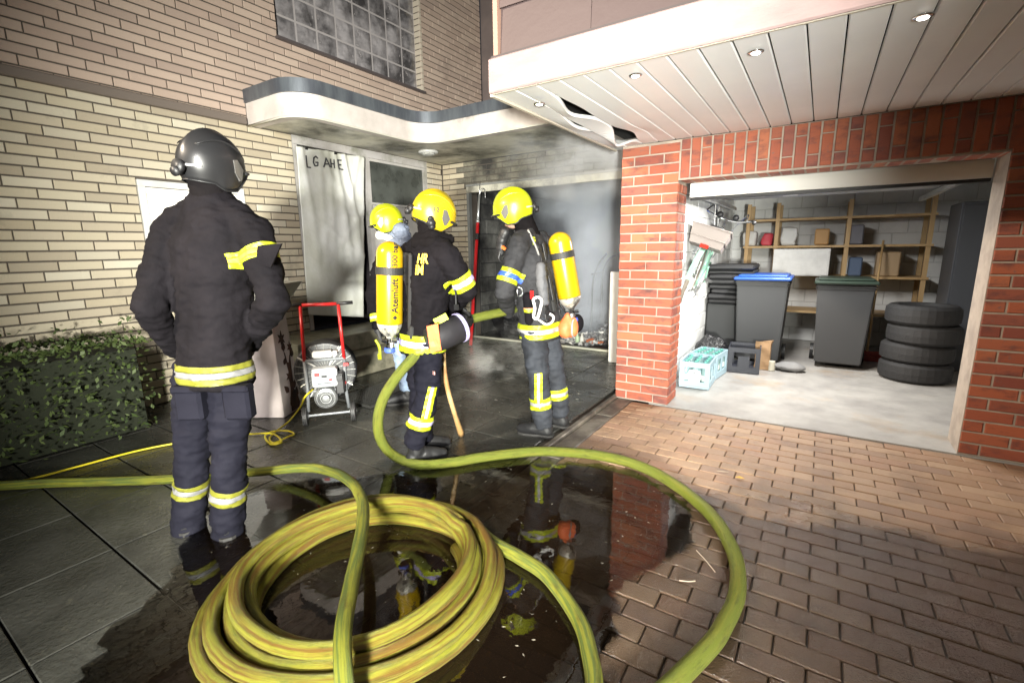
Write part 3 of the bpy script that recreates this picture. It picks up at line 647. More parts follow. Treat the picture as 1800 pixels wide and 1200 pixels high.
def band(name, me, p, axis, t0, t1, m, parent, off=.004, rad=.25, face=None, planes=(), lim=None, thick=True):
    """A strip of the garment's own surface between two cuts, lifted off it."""
    axis = V(axis).normalized(); p = V(p); b = B(); b.from_mesh(me); base = wloc(parent)
    root = parent
    for v in b.verts: v.co = v.co + OFF[me.name]
    cuts = [(p+axis*t0, -axis), (p+axis*t1, axis)] + [(V(a), V(n)) for a, n in planes]
    for q, nn in cuts:
        bmesh.ops.bisect_plane(b, geom=b.verts[:]+b.edges[:]+b.faces[:], plane_co=q, plane_no=nn, clear_outer=True)
    dele = [f for f in b.faces if ((f.calc_center_median()-p)-axis*(f.calc_center_median()-p).dot(axis)).length > rad or (face is not None and f.normal.dot(face) < .12)]
    bmesh.ops.delete(b, geom=dele, context='FACES')
    if not b.faces: b.free(); return None
    todo, isl = set(b.faces), []                    # keep the one connected strip
    while todo:
        st = [todo.pop()]; comp = list(st)
        while st:
            for e_ in st.pop().edges:
                for g_ in e_.link_faces:
                    if g_ in todo: todo.discard(g_); st.append(g_); comp.append(g_)
        isl.append(comp)
    isl.sort(key=len); drop = [f for c_ in isl[:-1] for f in c_]
    if drop: bmesh.ops.delete(b, geom=drop, context='FACES')
    b.normal_update(); nv = {v: v.normal.copy() for v in b.verts}
    for v, nn in nv.items(): v.co += nn*off
    if thick:
        r = bmesh.ops.extrude_face_region(b, geom=b.faces[:]); low = [v for v in r['geom'] if isinstance(v, bmesh.types.BMVert)]
        for v in low: v.co -= v.normal*0
        for v, nn in nv.items():
            if v.is_valid: v.co -= nn*.004
    return add(name, b, m, parent, smooth=True)
OFF = {}
def garment(name, bm, m, parent, vox=.011, it=5, folds=(.008, 8), seed=0.0, aniso=(1, 1, 1.6)):
    me = remesh(bm, vox, it)
    if folds: noise_disp(me, folds[0], folds[1], seed, aniso, 3); noise_disp(me, folds[0]*.55, folds[1]*2.6, seed+5, (1, 1, 2.2), 2)
    o = add(name, me, m, parent, smooth=True); OFF[me.name] = wloc(o); return o, me
def helmet(c, f, u, m, parent, s=1.0, extra=None):
    f = V(f).normalized(); u = (V(u)-f*V(u).dot(f)).normalized(); l = u.cross(f); c = V(c)
    mp = lambda x, y, z: c + (f*x + l*y + u*z)*s
    keys = [(0, -.012), (35, -.018), (52, -.060), (68, -.108), (96, -.112), (125, -.085), (180, -.078)]
    def zr(a):
        a = abs((math.degrees(a)+180) % 360-180)
        for (a0, z0), (a1, z1) in zip(keys, keys[1:]):
            if a <= a1: t = (a-a0)/(a1-a0); t = t*t*(3-2*t); return z0+(z1-z0)*t
        return keys[-1][1]
    b = B(); nphi, nth = 48, 18; rows = []
    for j in range(nth+1):
        row = []
        for i in range(nphi):
            a = 2*math.pi*i/nphi; q = j/nth
            if q < .68: th = q/.68*math.pi/2; cz = math.cos(th); k = math.sin(th); z = .146*cz
            else: t = (q-.68)/.32; z = zr(a)*t; k = 1-.22*(z/.11)**2*(1.0 if abs(a-math.pi) > 1.2 else 1.5)+.03*t**6
            x = .148*k*math.cos(a)+.004; y = .117*k*math.sin(a)
            if x < 0: x *= 1.03; 
            rd = math.exp(-(y/.016)**2)*(1 if z > 0 else 0); z += .011*rd*min(1, z/.04 if z > 0 else 0)
            lip = math.exp(-((a if a < math.pi else a-2*math.pi)/.62)**2)
            if q > .62: x += .018*lip*(q-.62)/.38
            # pressed swoosh along each side
            sw = math.exp(-((z-.045-.02*math.cos(a))/.012)**2)*(1 if abs(math.sin(a)) > .35 else 0)
            y *= 1+.022*sw
            row.append(b.verts.new(mp(x, y, z)))
        rows.append(row)
    for j in range(nth):
        for i in range(nphi):
            if j == 0: 
                try: b.faces.new((rows[0][0] if False else rows[0][i], rows[1][i], rows[1][(i+1) % nphi]))
                except ValueError: pass
            else: b.faces.new((rows[j][i], rows[j+1][i], rows[j+1][(i+1) % nphi], rows[j][(i+1) % nphi]))
    bmesh.ops.remove_doubles(b, verts=rows[0], dist=.02)
    rim = [v.co.copy() for v in rows[-1]]
    r = bmesh.ops.extrude_face_region(b, geom=b.faces[:]); inner = [v for v in r['geom'] if isinstance(v, bmesh.types.BMVert)]
    for v in inner: v.co = c + (v.co-c)*.955
    h = add('helmet', b, m, parent, smooth=True)
    b = B(); tube(b, rim+rim[:2], .0045, 6, caps=False); add('edge_trim', b, black, h, smooth=True)
    for sg in (1, -1):                              # raised rib sweeping back over each side
        b = B(); P = []
        for k in range(15):
            t = k/14; x = .115-.235*t; z = .035+.065*math.sin(t*2.6)
            q = 1-(x/.152)**2-(max(z, 0)/.150)**2; P.append(mp(x, sg*.119*math.sqrt(max(q, .02)), z))
        tube(b, P, [.0015+.0045*math.sin(math.pi*k/14) for k in range(15)], 8); add('shell_rib', b, m, h, smooth=True)
    b = B(); P = [mp(-.150*math.cos(a), .118*math.sin(a), -.02) for a in [(-.7+1.4*k/8) for k in range(9)]]; tube(b, P, .006, 6); add('rear_strip', b, mat('silver reflective tape', (.4, .4, .4)), h)
    b = B(); mx = Matrix((f, l, u)).transposed(); ball(b, c+u*-.005*s, (.132*s, .104*s, .125*s), mx); add('lining', b, black, h, smooth=True)
    for sg in (1, -1):                              # side plates and lamp mounts
        b = B(); P = [(.075, -.012), (.035, .030), (.012, .026), (.020, -.030), (.050, -.062), (.062, -.055)]
        yy = lambda x: .117*math.sqrt(max(.05, 1-(x/.165)**2))+.001
        a_ = [b.verts.new(mp(x, sg*(yy(x)+.002), z)) for x, z in P]; c_ = [b.verts.new(mp(x, sg*(yy(x)-.02), z)) for x, z in P]
        b.faces.new(a_); b.faces.new(c_[::-1]); [b.faces.new((a_[i], c_[i], c_[(i+1) % 6], a_[(i+1) % 6])) for i in range(6)]
        add('side_plate', b, extra or mat('grey side plate', (.10, .095, .09), .35), h)
    b = B(); 
    pr = [mp(.168*math.cos(a), .121*math.sin(a), -.014-.01*abs(a)) for a in [(-1.0+2*i/10) for i in range(11)]]; tube(b, pr, .008*s, 6); add('visor', b, mat('dark visor', (.02, .02, .02), .1), h, smooth=True)
    b = B(); cyl(b, mp(-.155, 0, -.045), mp(-.185, 0, -.055), .02*s, 12); cyl(b, mp(-.15, .0, -.03), mp(-.172, .0, -.028), .03*s, 12); add('fit_wheel', b, black, h, smooth=True)
    return h, mp
def hand(bm, w, d, pn, s=1.0, curl=.5):
    """Palm and five bent fingers; d points from the wrist to the fingertips, pn out of the palm."""
    d = V(d).normalized(); pn = (V(pn)-d*V(pn).dot(d)).normalized(); sd = d.cross(pn)
    box(bm, (-.042*s, 0, -.013*s), (.042*s, .092*s, .015*s), Matrix((sd, d, pn)).transposed().to_4x4(), bev=.009*s)
    for v in bm.verts[-24:]: pass
    k = len(bm.verts)
    return sd
def glove(w, d, pn, m, parent, s=1.0, curl=.6, name='glove'):
    d = V(d).normalized(); pn = (V(pn)-d*V(pn).dot(d)).normalized(); sd = d.cross(pn); w = V(w); b = B()
    chain(b, [(w-d*.03*s, .036*s), (w+d*.02*s, .034*s)])
    for q in (-.030, -.010, .010, .030): chain(b, [(w+d*.01*s+sd*q*.7*s, .020*s), (w+d*.092*s+sd*q*s, .017*s)])
    for q, L in ((-.033, .068), (-.011, .080), (.011, .076), (.033, .060)):
        p = w+d*.095*s+sd*q*s; dd = d; seg = [(p, .0125*s)]
        for kk, fr in enumerate((.45, .32, .25)):
            dd = (dd*math.cos(curl)+pn*math.sin(curl)).normalized() if kk or curl > .3 else dd
            # keep bending in the d/pn plane
            p = p+dd*L*fr*s; seg.append((p, (.0115-.001*kk)*s))
        chain(b, seg, 10)
    p = w+d*.03*s+sd*-.034*s; chain(b, [(p, .017*s), (p+(d*.6-sd*.8).normalized()*.035*s+pn*.01*s, .0145*s), (p+(d*.85-sd*.6).normalized()*.068*s+pn*.03*s, .012*s)], 10)
    return add(name, remesh(b, .0065*s, 3), m, parent, smooth=True)
jk = mat('navy black turnout cloth', (.0055, .0048, .006), .85, spec=.08, col2=(.009, .0078, .0095), scale=4, bump=.5, bscale=34, bdist=.008)
jk_c = mat('charcoal turnout cloth', (.032, .032, .035), .8, spec=.25, col2=(.018, .0175, .019), scale=3, bump=.5, bscale=34, bdist=.008)
tr_c = mat('slate turnout trousers', (.032, .036, .045), .78, spec=.3, col2=(.02, .022, .027), scale=5, bump=.5, bscale=30, bdist=.008)
tr_b = mat('dark turnout trousers', (.0055, .0055, .010), .82, spec=.12, col2=(.009, .009, .015), scale=4, bump=.4, bscale=34)
lime = mat('fluorescent yellow tape', (.38, .44, .012), .5, bump=.2, bscale=300)
silver = mat('silver reflective tape', (.42, .41, .42), .35, metal=.25)
lilac = mat('lilac reflective tape', (.40, .36, .60), .4)
bluet = mat('blue reflective tape', (.04, .10, .55), .4)
hel_y = mat('fluorescent helmet shell', (.36, .41, .008), .36, coat=.12, dirt=(.20, .21, .012), dscale=9, dlo=.6, dhi=.8)
hel_o = mat('golden yellow helmet shell', (.42, .28, .006), .36, coat=.12, col2=(.40, .33, .010), scale=6, dirt=(.20, .12, .012), dscale=12, dlo=.64, dhi=.82)
skin = mat('skin', (.45, .27, .20), .5)
hood_m = mat('black hood knit', (.0065, .0055, .006), .9, spec=.06, bump=.6, bscale=120)
boot_m = mat('black boot leather', (.014, .014, .015), .38, rough2=.6, bump=.4, bscale=50)
sole_m = mat('boot sole', (.022, .021, .02), .7)
glove_m = mat('black glove', (.03, .03, .032), .7, bump=.4, bscale=60)
def person(label, base, fwd, j, mats, hel_mat, fold_seed, jacket_hem=.10, facing_head=None, hood=True, thigh=1.0, group=None, extra_plate=None, collar=True, width=1.0):
    f = V(fwd).normalized(); up = V((0, 0, 1)); rt = f.cross(up).normalized()
    jm, tm, bm_ = mats
    hd, nk, pv = V(j['head']), V(j['neck']), V(j['pelvis']); hf = V(facing_head or f).normalized(); hu = (hd-nk).normalized()
    # the body, one surface
    b = B(); sp = (nk-pv)
    loft(b, [(pv-up*.09, .09, .07, rt, f), (pv, .15, .10, rt, f), (lerp(pv, nk, .3), .135, .095, rt, f), (lerp(pv, nk, .65), .165, .11, rt, f), (lerp(pv, nk, .88), .15, .08, rt, f), (nk, .055, .055, rt, f)])
    chain(b, [(nk-hu*.02, .056), (nk+hu*.06, .054), (hd-hu*.06, .055)])
    hm = Matrix((hf, up.cross(hf).normalized(), hf.cross(up.cross(hf)).normalized())).transposed()
    ball(b, hd+hu*.01, (.096, .076, .11), hm); ball(b, hd+hm @ V((.035, 0, -.07)), (.055, .052, .05), hm)
    ball(b, hd+hm @ V((.102, 0, -.035)), (.02, .013, .022), hm); ball(b, hd+hm @ V((.085, 0, -.075)), (.02, .028, .012), hm)
    for s in (1, -1): ball(b, hd+hm @ V((0, .078*s, -.03)), (.02, .012, .03), hm); ball(b, hd+hm @ V((.085, .032*s, -.008)), (.014, .02, .012), hm)
    for s in 'LR':
        chain(b, [(lerp(nk, j['sh'+s], .5), .055), (j['sh'+s], .055), (lerp(j['sh'+s], j['el'+s], .5), .048), (j['el'+s], .042), (lerp(j['el'+s], j['wr'+s], .4), .042), (j['wr'+s], .030)])
        chain(b, [(j['hip'+s], .085), (lerp(j['hip'+s], j['kn'+s], .5), .072), (j['kn'+s], .056), (lerp(j['kn'+s], j['an'+s], .35), .056), (j['an'+s], .040), (V((j['an'+s].x, j['an'+s].y, .055)), .034)])
    root = add('person', remesh(b, .014, 5), skin, None, V((base[0], base[1], 0)), smooth=True, label=label, cat='person', group=group)
    # trousers
    b = B()
    for s in 'LR':
        hp, kn, an = V(j['hip'+s]), V(j['kn'+s]), V(j['an'+s])
        chain(b, [(hp, .105*thigh), (lerp(hp, kn, .45), .098*thigh), (kn, .082*thigh), (lerp(kn, an, .4), .084*thigh), (lerp(kn, an, .8), .082*thigh), (an+V((0, 0, .015)), .08*thigh)])
        ball(b, lerp(hp, kn, .55)+rt*(.055 if s == 'R' else -.055)*thigh, (.06, .06, .10))      # cargo pocket
    loft(b, [(pv-up*.09, .13, .10, rt, f), (pv, .17, .12, rt, f), (pv+up*.12, .165, .12, rt, f)])
    to, tme = garment('trousers', b, tm, root, .011, 3, (.013, 6.5), fold_seed, (1, 1, 2.4))
    # jacket
    b = B(); w_ = width
    loft(b, [(pv-up*jacket_hem, .185*w_, .145, rt, f), (pv+up*.02, .18*w_, .142, rt, f), (lerp(pv, nk, .30), .172*w_, .138, rt, f), (lerp(pv, nk, .60), .195*w_, .148, rt, f), (lerp(pv, nk, .80), .200*w_, .140, rt, f), (lerp(pv, nk, .93), .150*w_, .105, rt, f), (nk+up*.02, .085, .085, rt, f)])
    for s in 'LR':
        sh, el, wr = V(j['sh'+s]), V(j['el'+s]), V(j['wr'+s])
        chain(b, [(lerp(nk, sh, .55), .085), (sh, .086), (lerp(sh, el, .5), .080), (el, .070), (lerp(el, wr, .5), .064), (wr, .056)])
    if collar: chain(b, [(nk-up*.01, .088), (nk+hu*.05, .078)])
    jo, jme = garment('jacket', b, jm, root, .010, 3, (.0125, 7), fold_seed+3)
    # hood under the helmet
    if hood:
        b = B(); chain(b, [(nk, .088), (nk+hu*.05-hf*.01, .08), (hd-hu*.08-hf*.015, .085)]); ball(b, hd-hf*.012-hu*.02, (.105, .093, .105), hm)
        garment('hood', b, bm_, root, .010, 4, (.006, 14), fold_seed+9, (1, 1, 2.5))
    # boots
    for s in 'LR':
        an, toe = V(j['an'+s]), V(j['toe'+s]); b = B(); d = (toe-an); d.z = 0; d.normalize(); bx = V((an.x, an.y, 0))
        tip = bx+d*.185
        chain(b, [(an+V((0, 0, .09)), .062), (bx+V((0, 0, .10)), .058), (bx-d*.03+V((0, 0, .048)), .046)])
        chain(b, [(bx-d*.03+V((0, 0, .055)), .05), (bx+d*.06+V((0, 0, .065)), .052), (bx+d*.13+V((0, 0, .052)), .048), (tip+V((0, 0, .044)), .038)])
        me = remesh(b, .009, 3); noise_disp(me, .003, 22, fold_seed)
        for v in me.vertices: v.co.z = max(v.co.z, .012)
        bt = add('boot', me, boot_m, root, smooth=True)
        b = B(); sd = V((-d.y, d.x, 0)); o_ = []
        for t, hw in ((-.085, .02), (-.07, .038), (-.02, .042), (.03, .036), (.09, .046), (.16, .045), (.20, .032), (.218, .012)): o_.append((t, hw))
        poly = [bx+d*t+sd*h for t, h in o_]+[bx+d*t-sd*h for t, h in o_[::-1]]
        prism(b, [(p.x, p.y) for p in poly], .001, .022); add('sole', b, sole_m, bt)
    h, mp = helmet(hd+hu*.025, hf if 'hf2' not in j else j['hf2'], j.get('hup', hu), hel_mat, root, 1.0, extra_plate)
    return dict(root=root, jacket=jme, trousers=tme, jo=jo, to=to, rt=rt, f=f, hel=h, mp=mp)
def stripes(me, p, axis, t0, t1, ms, parent, rad=.2, face=None, name='reflective_band', planes=(), off=.003):
    n = len(ms); t = t0
    wd = [1/n]*n
    for k, m in enumerate(ms):
        band(name, me, p, axis, t+.0005, t+(t1-t0)*wd[k]-.0005, m, parent, off+.001*(k % 2), rad, face, planes); t += (t1-t0)*wd[k]
from mathutils.bvhtree import BVHTree
def decal(name, s, size, o, x, y, rd, jme, m, parent, bold=.004, narrow=1.0, spread=.03, lift=.011):
    bb = B(); bb.from_mesh(jme); bt = BVHTree.FromBMesh(bb); of = OFF[jme.name]; x, y, rd = V(x).normalized(), V(y).normalized(), V(rd).normalized()
    tm_ = text_mesh(s, size, 0, bold); tb = B(); tb.from_mesh(tm_); bmesh.ops.triangulate(tb, faces=tb.faces[:])
    bmesh.ops.subdivide_edges(tb, edges=[e for e in tb.edges if e.calc_length() > size*.25], cuts=2)
    for v in tb.verts:
        p = V(o)+x*v.co.x*narrow+y*v.co.y-rd*.4; ds = []
        for ox, oy in ((0, 0), (1, 0), (-1, 0), (0, 1), (0, -1), (.7, .7), (-.7, .7), (.7, -.7), (-.7, -.7)):
            h = bt.ray_cast(p+x*ox*spread+y*oy*spread-of, rd, .7)
            if h[0] is not None: ds.append(h[3])
        v.co = p+rd*((sum(ds)/len(ds) if ds else .4)-lift)
    bb.free(); return add(name, tb, m, parent, smooth='keep')
def aff(r, d): return HR*r + HF*d                   # right / away in the view, as a world direction
yel_txt = mat('gold lettering', (.78, .55, .06), .5)
# ---------- firefighter at the right, facing away to the left
J = JC
C = person('firefighter nearest the brick pillar, facing left, in charcoal jacket and lime helmet', (-1.85, 3.12), aff(-.80, .60), dict(
    head=J(905, 372, 0), neck=J(930, 415, .03), pelvis=J(950, 572, 0),
    shL=J(912, 432, -.13), shR=J(962, 436, .17), elL=J(886, 512, -.20), wrL=J(893, 548, .06), elR=J(965, 520, .30), wrR=J(915, 548, .22),
    hipL=J(938, 588, -.07), hipR=J(962, 588, .09), knL=J(947, 672, -.10), knR=J(976, 660, .10), anL=J(955, 742, -.09), anR=J(984, 722, .11), toeL=J(915, 752, -.02), toeR=J(950, 735, .2),
    hf2=aff(-.93, .20)+V((0, 0, -.22)), hup=aff(-.26, .0)+V((0, 0, 1))), (jk_c, tr_c, hood_m), hel_y, 1.3, facing_head=aff(-.9, .3)+V((0, 0, -.25)))
rt, f = C['rt'], C['f']; ro = C['root']
a, e = J(912, 432, -.13), J(886, 512, -.20); ax = (e-a).normalized()
stripes(C['jacket'], a, ax, .185, .285, (lime, bluet, lime), ro, .115)
pv = J(950, 572, 0)
stripes(C['jacket'], pv, (-rt*.05+V((0, 0, 1))), -.075, .035, (lime, silver, lime), ro, .26, planes=[(J(900, 540, 0), aff(-1, 0))] if False else ())
kn, an = J(947, 672, -.10), J(955, 742, -.09); ax = (an-kn).normalized()
stripes(C['trousers'], kn, ax, .115, .205, (lime, silver, lime), ro, .13)
vs = J(943, 650, -.2); side = aff(1, 0)
for q0, q1, m_ in ((-.030, -.010, lime), (-.0095, .0095, silver), (.010, .030, lime)):
    band('leg_stripe', C['trousers'], lerp(kn, an, .1), ax, -.13, .112, m_, ro, .0035, .16, face=-HF, planes=[(J(946, 650, -.15)+side*q0, -side), (J(946, 650, -.15)+side*q1, side)])
kn, an = J(976, 660, .10), J(984, 722, .11); stripes(C['trousers'], kn, (an-kn), .10, .19, (lime, silver, lime), ro, .13)
glove(J(893, 548, .06), aff(.35, .6)+V((0, 0, -.1)), V((0, 0, 1)), glove_m, ro, 1.1, .9)
glove(J(915, 548, .22), aff(-.4, -.4), V((0, 0, 1)), glove_m, ro, 1.1, .9)
bd = -f                                             # out of the back
decal('lettering', 'F', .075, J(937, 424, -.1), aff(.75, .65), aff(.12, 0)+V((0, 0, 1)), aff(-.55, .85), C['jacket'], lime, ro)
# shoulder strap, collar flap, pouch, hooks and gloves on the belt
for s in (1, -1): band('shoulder_strap', C['jacket'], J(935, 470, .05)+rt*.085*s, rt, -.02, .02, black, ro, .008, .5, planes=[(J(930, 560, 0), V((0, 0, -1)))])
b = B(); tube(b, spline([J(928, 404, -.10), J(938, 425, -.12), J(946, 445, -.12), J(950, 470, -.10)], 6), .008, 8); add('hose_strap', b, mat('grey strap', (.22, .21, .20), .6), ro, smooth=True)
b = B(); chain(b, [(J(927, 522, -.19), .036), (J(930, 548, -.19), .038), (J(930, 565, -.18), .030)]); o, pme = garment('radio_pouch', b, jk, ro, .008, 3, (.002, 10), 2)
band('pouch_band', pme, J(929, 544, -.19), V((0, 0, 1)), -.018, .0, lime, ro, .003, .1); band('pouch_band', pme, J(929, 544, -.19), V((0, 0, 1)), .002, .014, mat('orange tape', (.8, .35, .15), .5), ro, .003, .1)
b = B(); chain(b, [(J(950, 470, -.16), .038), (J(952, 500, -.17), .045), (J(957, 530, -.17), .036)]); garment('glove_pouch', b, mat('grey pouch', (.085, .087, .095), .7, bump=.5, bscale=30), ro, .009, 4, (.006, 14), 4)
whitep = mat('white plastic', (.75, .74, .72), .35)
b = B(); tube(b, spline([J(937, 526, -.24), J(945, 522, -.24), J(952, 528, -.24), J(949, 545, -.24), J(944, 560, -.24), J(938, 556, -.24), J(940, 542, -.24), J(937, 526, -.24)], 6), .011, 10); add('hook', b, whitep, ro, smooth=True)
b = B(); tube(b, spline([J(947, 562, -.22), J(960, 570, -.22), J(970, 566, -.21), J(973, 557, -.21), J(966, 551, -.21)], 6), .009, 8); add('hook', b, whitep, ro, smooth=True)
b = B(); tube(b, spline([J(909, 505, -.20), J(917, 507, -.2), J(918, 518, -.2), J(910, 520, -.2), J(909, 505, -.2)], 3), .003, 6); add('buckle', b, chrome, ro, smooth=True)
b = B(); box(b, (-.012, -.006, -.03), (.012, .006, .03), Matrix.Translation(J(935, 518, -.23))); add('red_tab', b, redpaint, ro)
b = B(); chain(b, [(J(888, 408, .0), .042), (J(882, 425, .02), .045), (J(880, 445, .02), .030)]); garment('mask', b, black, ro, .009, 3, (.004, 16), 3)
b = B(); tube(b, spline([J(880, 440, .0), J(877, 455, .0), J(886, 462, -.03), J(898, 452, -.06)], 6), .012, 8); add('mask_hose', b, black, ro, smooth=True)
b = B(); box(b, (-.02, -.01, -.01), (.02, .01, .01), Matrix.Translation(J(886, 436, -.05)) @ Matrix.Rotation(.6, 4, 'Y')); add('mask_tab', b, mat('orange tab', (.75, .15, .03), .5), ro)
# ---------- firefighter in the middle, back towards us, facing right
J = JB; base = (-2.25, 2.33)
Bp = person('firefighter with golden yellow helmet, back turned, hose under the arm', base, aff(.80, .60), dict(
    head=J(762, 382, 0), neck=J(757, 425, 0), pelvis=J(742, 592, 0),
    shR=J(787, 452, -.15), shL=J(722, 448, .17), elR=J(821, 508, -.10), wrR=J(796, 540, .12), elL=J(755, 540, .34), wrL=J(800, 552, .30),
    hipR=J(752, 602, -.08), hipL=J(736, 602, .10), knR=J(751, 688, -.09), knL=J(738, 684, .10), anR=J(731, 775, -.10), anL=J(742, 768, .10), toeR=J(780, 795, -.02), toeL=J(770, 790, .15),
    hf2=aff(.80, .50)+V((0, 0, -.35)), hup=V((0, 0, 1))+aff(.10, 0)), (jk, tr_b, hood_m), hel_o, 4.1, facing_head=aff(.6, .78), width=1.02)
ro = Bp['root']; rt = Bp['rt']; f = Bp['f']
a, e = J(787, 452, -.15), J(821, 508, -.10); ax = (e-a).normalized()
stripes(Bp['jacket'], a, ax, .135, .235, (lime, lilac, lime), ro, .12)
pv = J(742, 592, 0); stripes(Bp['jacket'], pv, V((0, 0, 1)), -.085, .035, (lime, lilac, lime), ro, .26)
stripes(Bp['jacket'], pv, aff(1, 0), .030, .105, (lime, silver, lime), ro, face=-HF, planes=[(J(742, 505, 0), V((0, 0, 1))), (J(742, 548, 0), V((0, 0, -1)))], name='back_patch', rad=.21)
kn, an = J(751, 688, -.09), J(731, 775, -.10); ax = (an-kn).normalized()
stripes(Bp['trousers'], kn, ax, .165, .255, (lime, lilac, lime), ro, .14)
side = (aff(1, .25)-ax*aff(1, .25).dot(ax)).normalized()
for q0, q1, m_ in ((-.030, -.010, lime), (-.0095, .0095, lilac), (.010, .030, lime)):
    cpt = lerp(kn, an, .3)+side*.018
    band('leg_stripe', Bp['trousers'], lerp(kn, an, .0), ax, -.06, .163, m_, ro, .0035, .125, face=-HF, planes=[(cpt+side*q0, -side), (cpt+side*q1, side)])
decal('lettering', 'HR', .085, J(754, 455, -.1), aff(.9, -.4), V((0, 0, 1)), aff(.4, .9), Bp['jacket'], yel_txt, ro, .0025, .72)
decal('lettering', 'IM', .085, J(750, 474, -.1), aff(.9, -.4), V((0, 0, 1)), aff(.4, .9), Bp['jacket'], yel_txt, ro, .0025, .72)
OFF[Bp['hel'].data.name] = wloc(Bp['hel']); decal('helmet_number', '12', .040, J(763, 367, -.2), HR, V((0, 0, 1)), HF, Bp['hel'].data, mat('dark lettering', (.03, .03, .02), .5), Bp['hel'], .001, 1.0, .004, .003)
glove(J(796, 540, .12), aff(.3, .5)+V((0, 0, -.2)), V((0, 0, -1)), glove_m, ro, 1.1, 1.0)
glove(J(800, 552, .30), aff(.6, -.3), V((0, 0, -1)), glove_m, ro, 1.1, 1.0)
b = B(); cyl(b, J(758, 392, -.16), J(757, 392, -.10), .026, 14); chain(b, [(J(757, 385, -.14), .02), (J(759, 398, -.14), .022)]); add('ear_adapter', b, black, ro, smooth=True)
b = B(); chain(b, [(J(735, 428, -.03), .05), (J(760, 428, -.10), .055), (J(785, 432, -.05), .045)]); chain(b, [(J(735, 418, -.02), .04), (J(762, 414, -.08), .045), (J(790, 420, -.02), .035)]); garment('neck_guard', b, hood_m, ro, .010, 4, (.007, 12), 8)
b = B(); tube(b, spline([J(799, 496, -.12), J(801, 515, -.16), J(802, 535, -.17)], 5), [.006]*11, 8); box(b, (-.014, -.008, -.035), (.014, .008, .0), Matrix.Translation(J(802, 535, -.17))); add('loose_strap', b, black, ro)
b = B(); box(b, (-.03, -.002, -.012), (.03, .002, .012), Matrix.Translation(J(762, 655, -.2)) @ Matrix.Rotation(-YAW*-1, 4, 'Z') @ Matrix.Rotation(-.15, 4, 'Y')); add('trouser_badge', b, mat('pink badge', (.55, .30, .28), .6), ro)
# pack at the hip, with an orange tag
hb = thing('hip_bag', J(790, 582, -.18), 'black round bag with a lilac rim at the hip of the middle firefighter', 'bag')
a, c = J(757, 598, -.24), J(812, 574, -.10); ax = (c-a).normalized()
b = B(); lathe(b, a, ax, [(.02, -.012), (.078, -.008), (.090, .02), (.094, .10), (.096, (c-a).length)], 28); bb_ = add('bag_body', b, mat('black bag cloth', (.014, .013, .016), .6, bump=.5, bscale=24), hb, smooth=True)
b = B(); L_ = (c-a).length; lathe(b, a+ax*(L_-.03), ax, [(.0985, 0), (.1, .003), (.1, .022), (.0985, .025)], 28); add('rim', b, lilac, hb, smooth=True)
b = B(); q = J(761, 597, -.33); P = [q+aff(-.035, 0)+V((0, 0, .085)), q+aff(.035, 0)+V((0, 0, .10)), q+aff(.045, .03)+V((0, 0, -.075)), q+aff(-.025, .03)+V((0, 0, -.09))]
quad(b, *P); r_ = bmesh.ops.extrude_face_region(b, geom=b.faces[:]); [setattr(v, 'co', v.co+HF*.01) for v in r_['geom'] if isinstance(v, bmesh.types.BMVert)]
bmesh.ops.subdivide_edges(b, edges=b.edges[:], cuts=4, use_grid_fill=True)
for v in b.verts: v.co += HF*.008*noise.noise(v.co*22)
add('orange_tag', b, mat('orange cloth', (.80, .16, .05), .6, bump=.3, bscale=60), hb)
b = B(); box(b, (-.045, -.004, -.022), (.045, .012, .022), Matrix.Translation(J(775, 561, -.24)) @ Matrix.Rotation(YAW*-1, 4, 'Z') @ Matrix.Rotation(-.45, 4, 'Y')); add('yellow_flap', b, lime, hb)
# ---------- firefighter by the porch, behind
J = JA = plane_at((-3.25, 3.22))
blue_scarf = mat('blue grey cloth', (.16, .19, .25), .8, col2=(.10, .12, .17), scale=9, bump=.5, bscale=40)
jeans = mat('pale blue jeans', (.26, .34, .46), .8, col2=(.18, .25, .36), scale=7, bump=.4, bscale=120)
A = person('helper in pale blue jeans and lime helmet by the porch steps', (-3.25, 3.22), aff(-.95, -.25), dict(
    head=J(682, 393, 0), neck=J(700, 432, .02), pelvis=J(703, 575, .03),
    shL=J(678, 452, -.16), shR=J(722, 450, .18), elL=J(655, 515, -.18), wrL=J(663, 572, -.24), elR=J(735, 520, .28), wrR=J(720, 570, .2),
    hipL=J(698, 582, -.06), hipR=J(714, 582, .1), knL=J(706, 638, -.08), knR=J(722, 640, .1), anL=J(716, 682, -.06), anR=J(726, 684, .12), toeL=J(692, 690, -.1), toeR=J(705, 690, .06),
    hf2=aff(-.97, -.10)+V((0, 0, -.22)), hup=V((0, 0, 1))+aff(-.28, 0)), (jk, jeans, blue_scarf), hel_y, 7.7, facing_head=aff(-.95, -.15)+V((0, 0, -.2)), thigh=.84, extra_plate=mat('silver side plate', (.45, .45, .42), .3, metal=.5))
ro = A['root']
b = B(); hd = J(671, 414, -.06); ball(b, hd, (.055, .06, .045)); chain(b, [(J(668, 412, -.04), .04), (J(686, 420, -.10), .03)]); garment('face_mask', b, mat('white mask', (.72, .72, .70), .6), ro, .009, 3, (.004, 18), 2)
b = B(); chain(b, [(J(705, 405, -.08), .075), (J(712, 425, -.05), .075), (J(690, 430, -.1), .05)]); garment('scarf', b, blue_scarf, ro, .010, 4, (.012, 16), 5)
a, e = J(655, 515, -.18), J(663, 572, -.24); stripes(A['jacket'], a, e-a, .19, .26, (lime, silver, lime), ro, .1)
glove(J(663, 578, -.24), V((0, 0, -1))+aff(.25, 0), aff(1, .3), glove_m, ro, 1.0, .5)
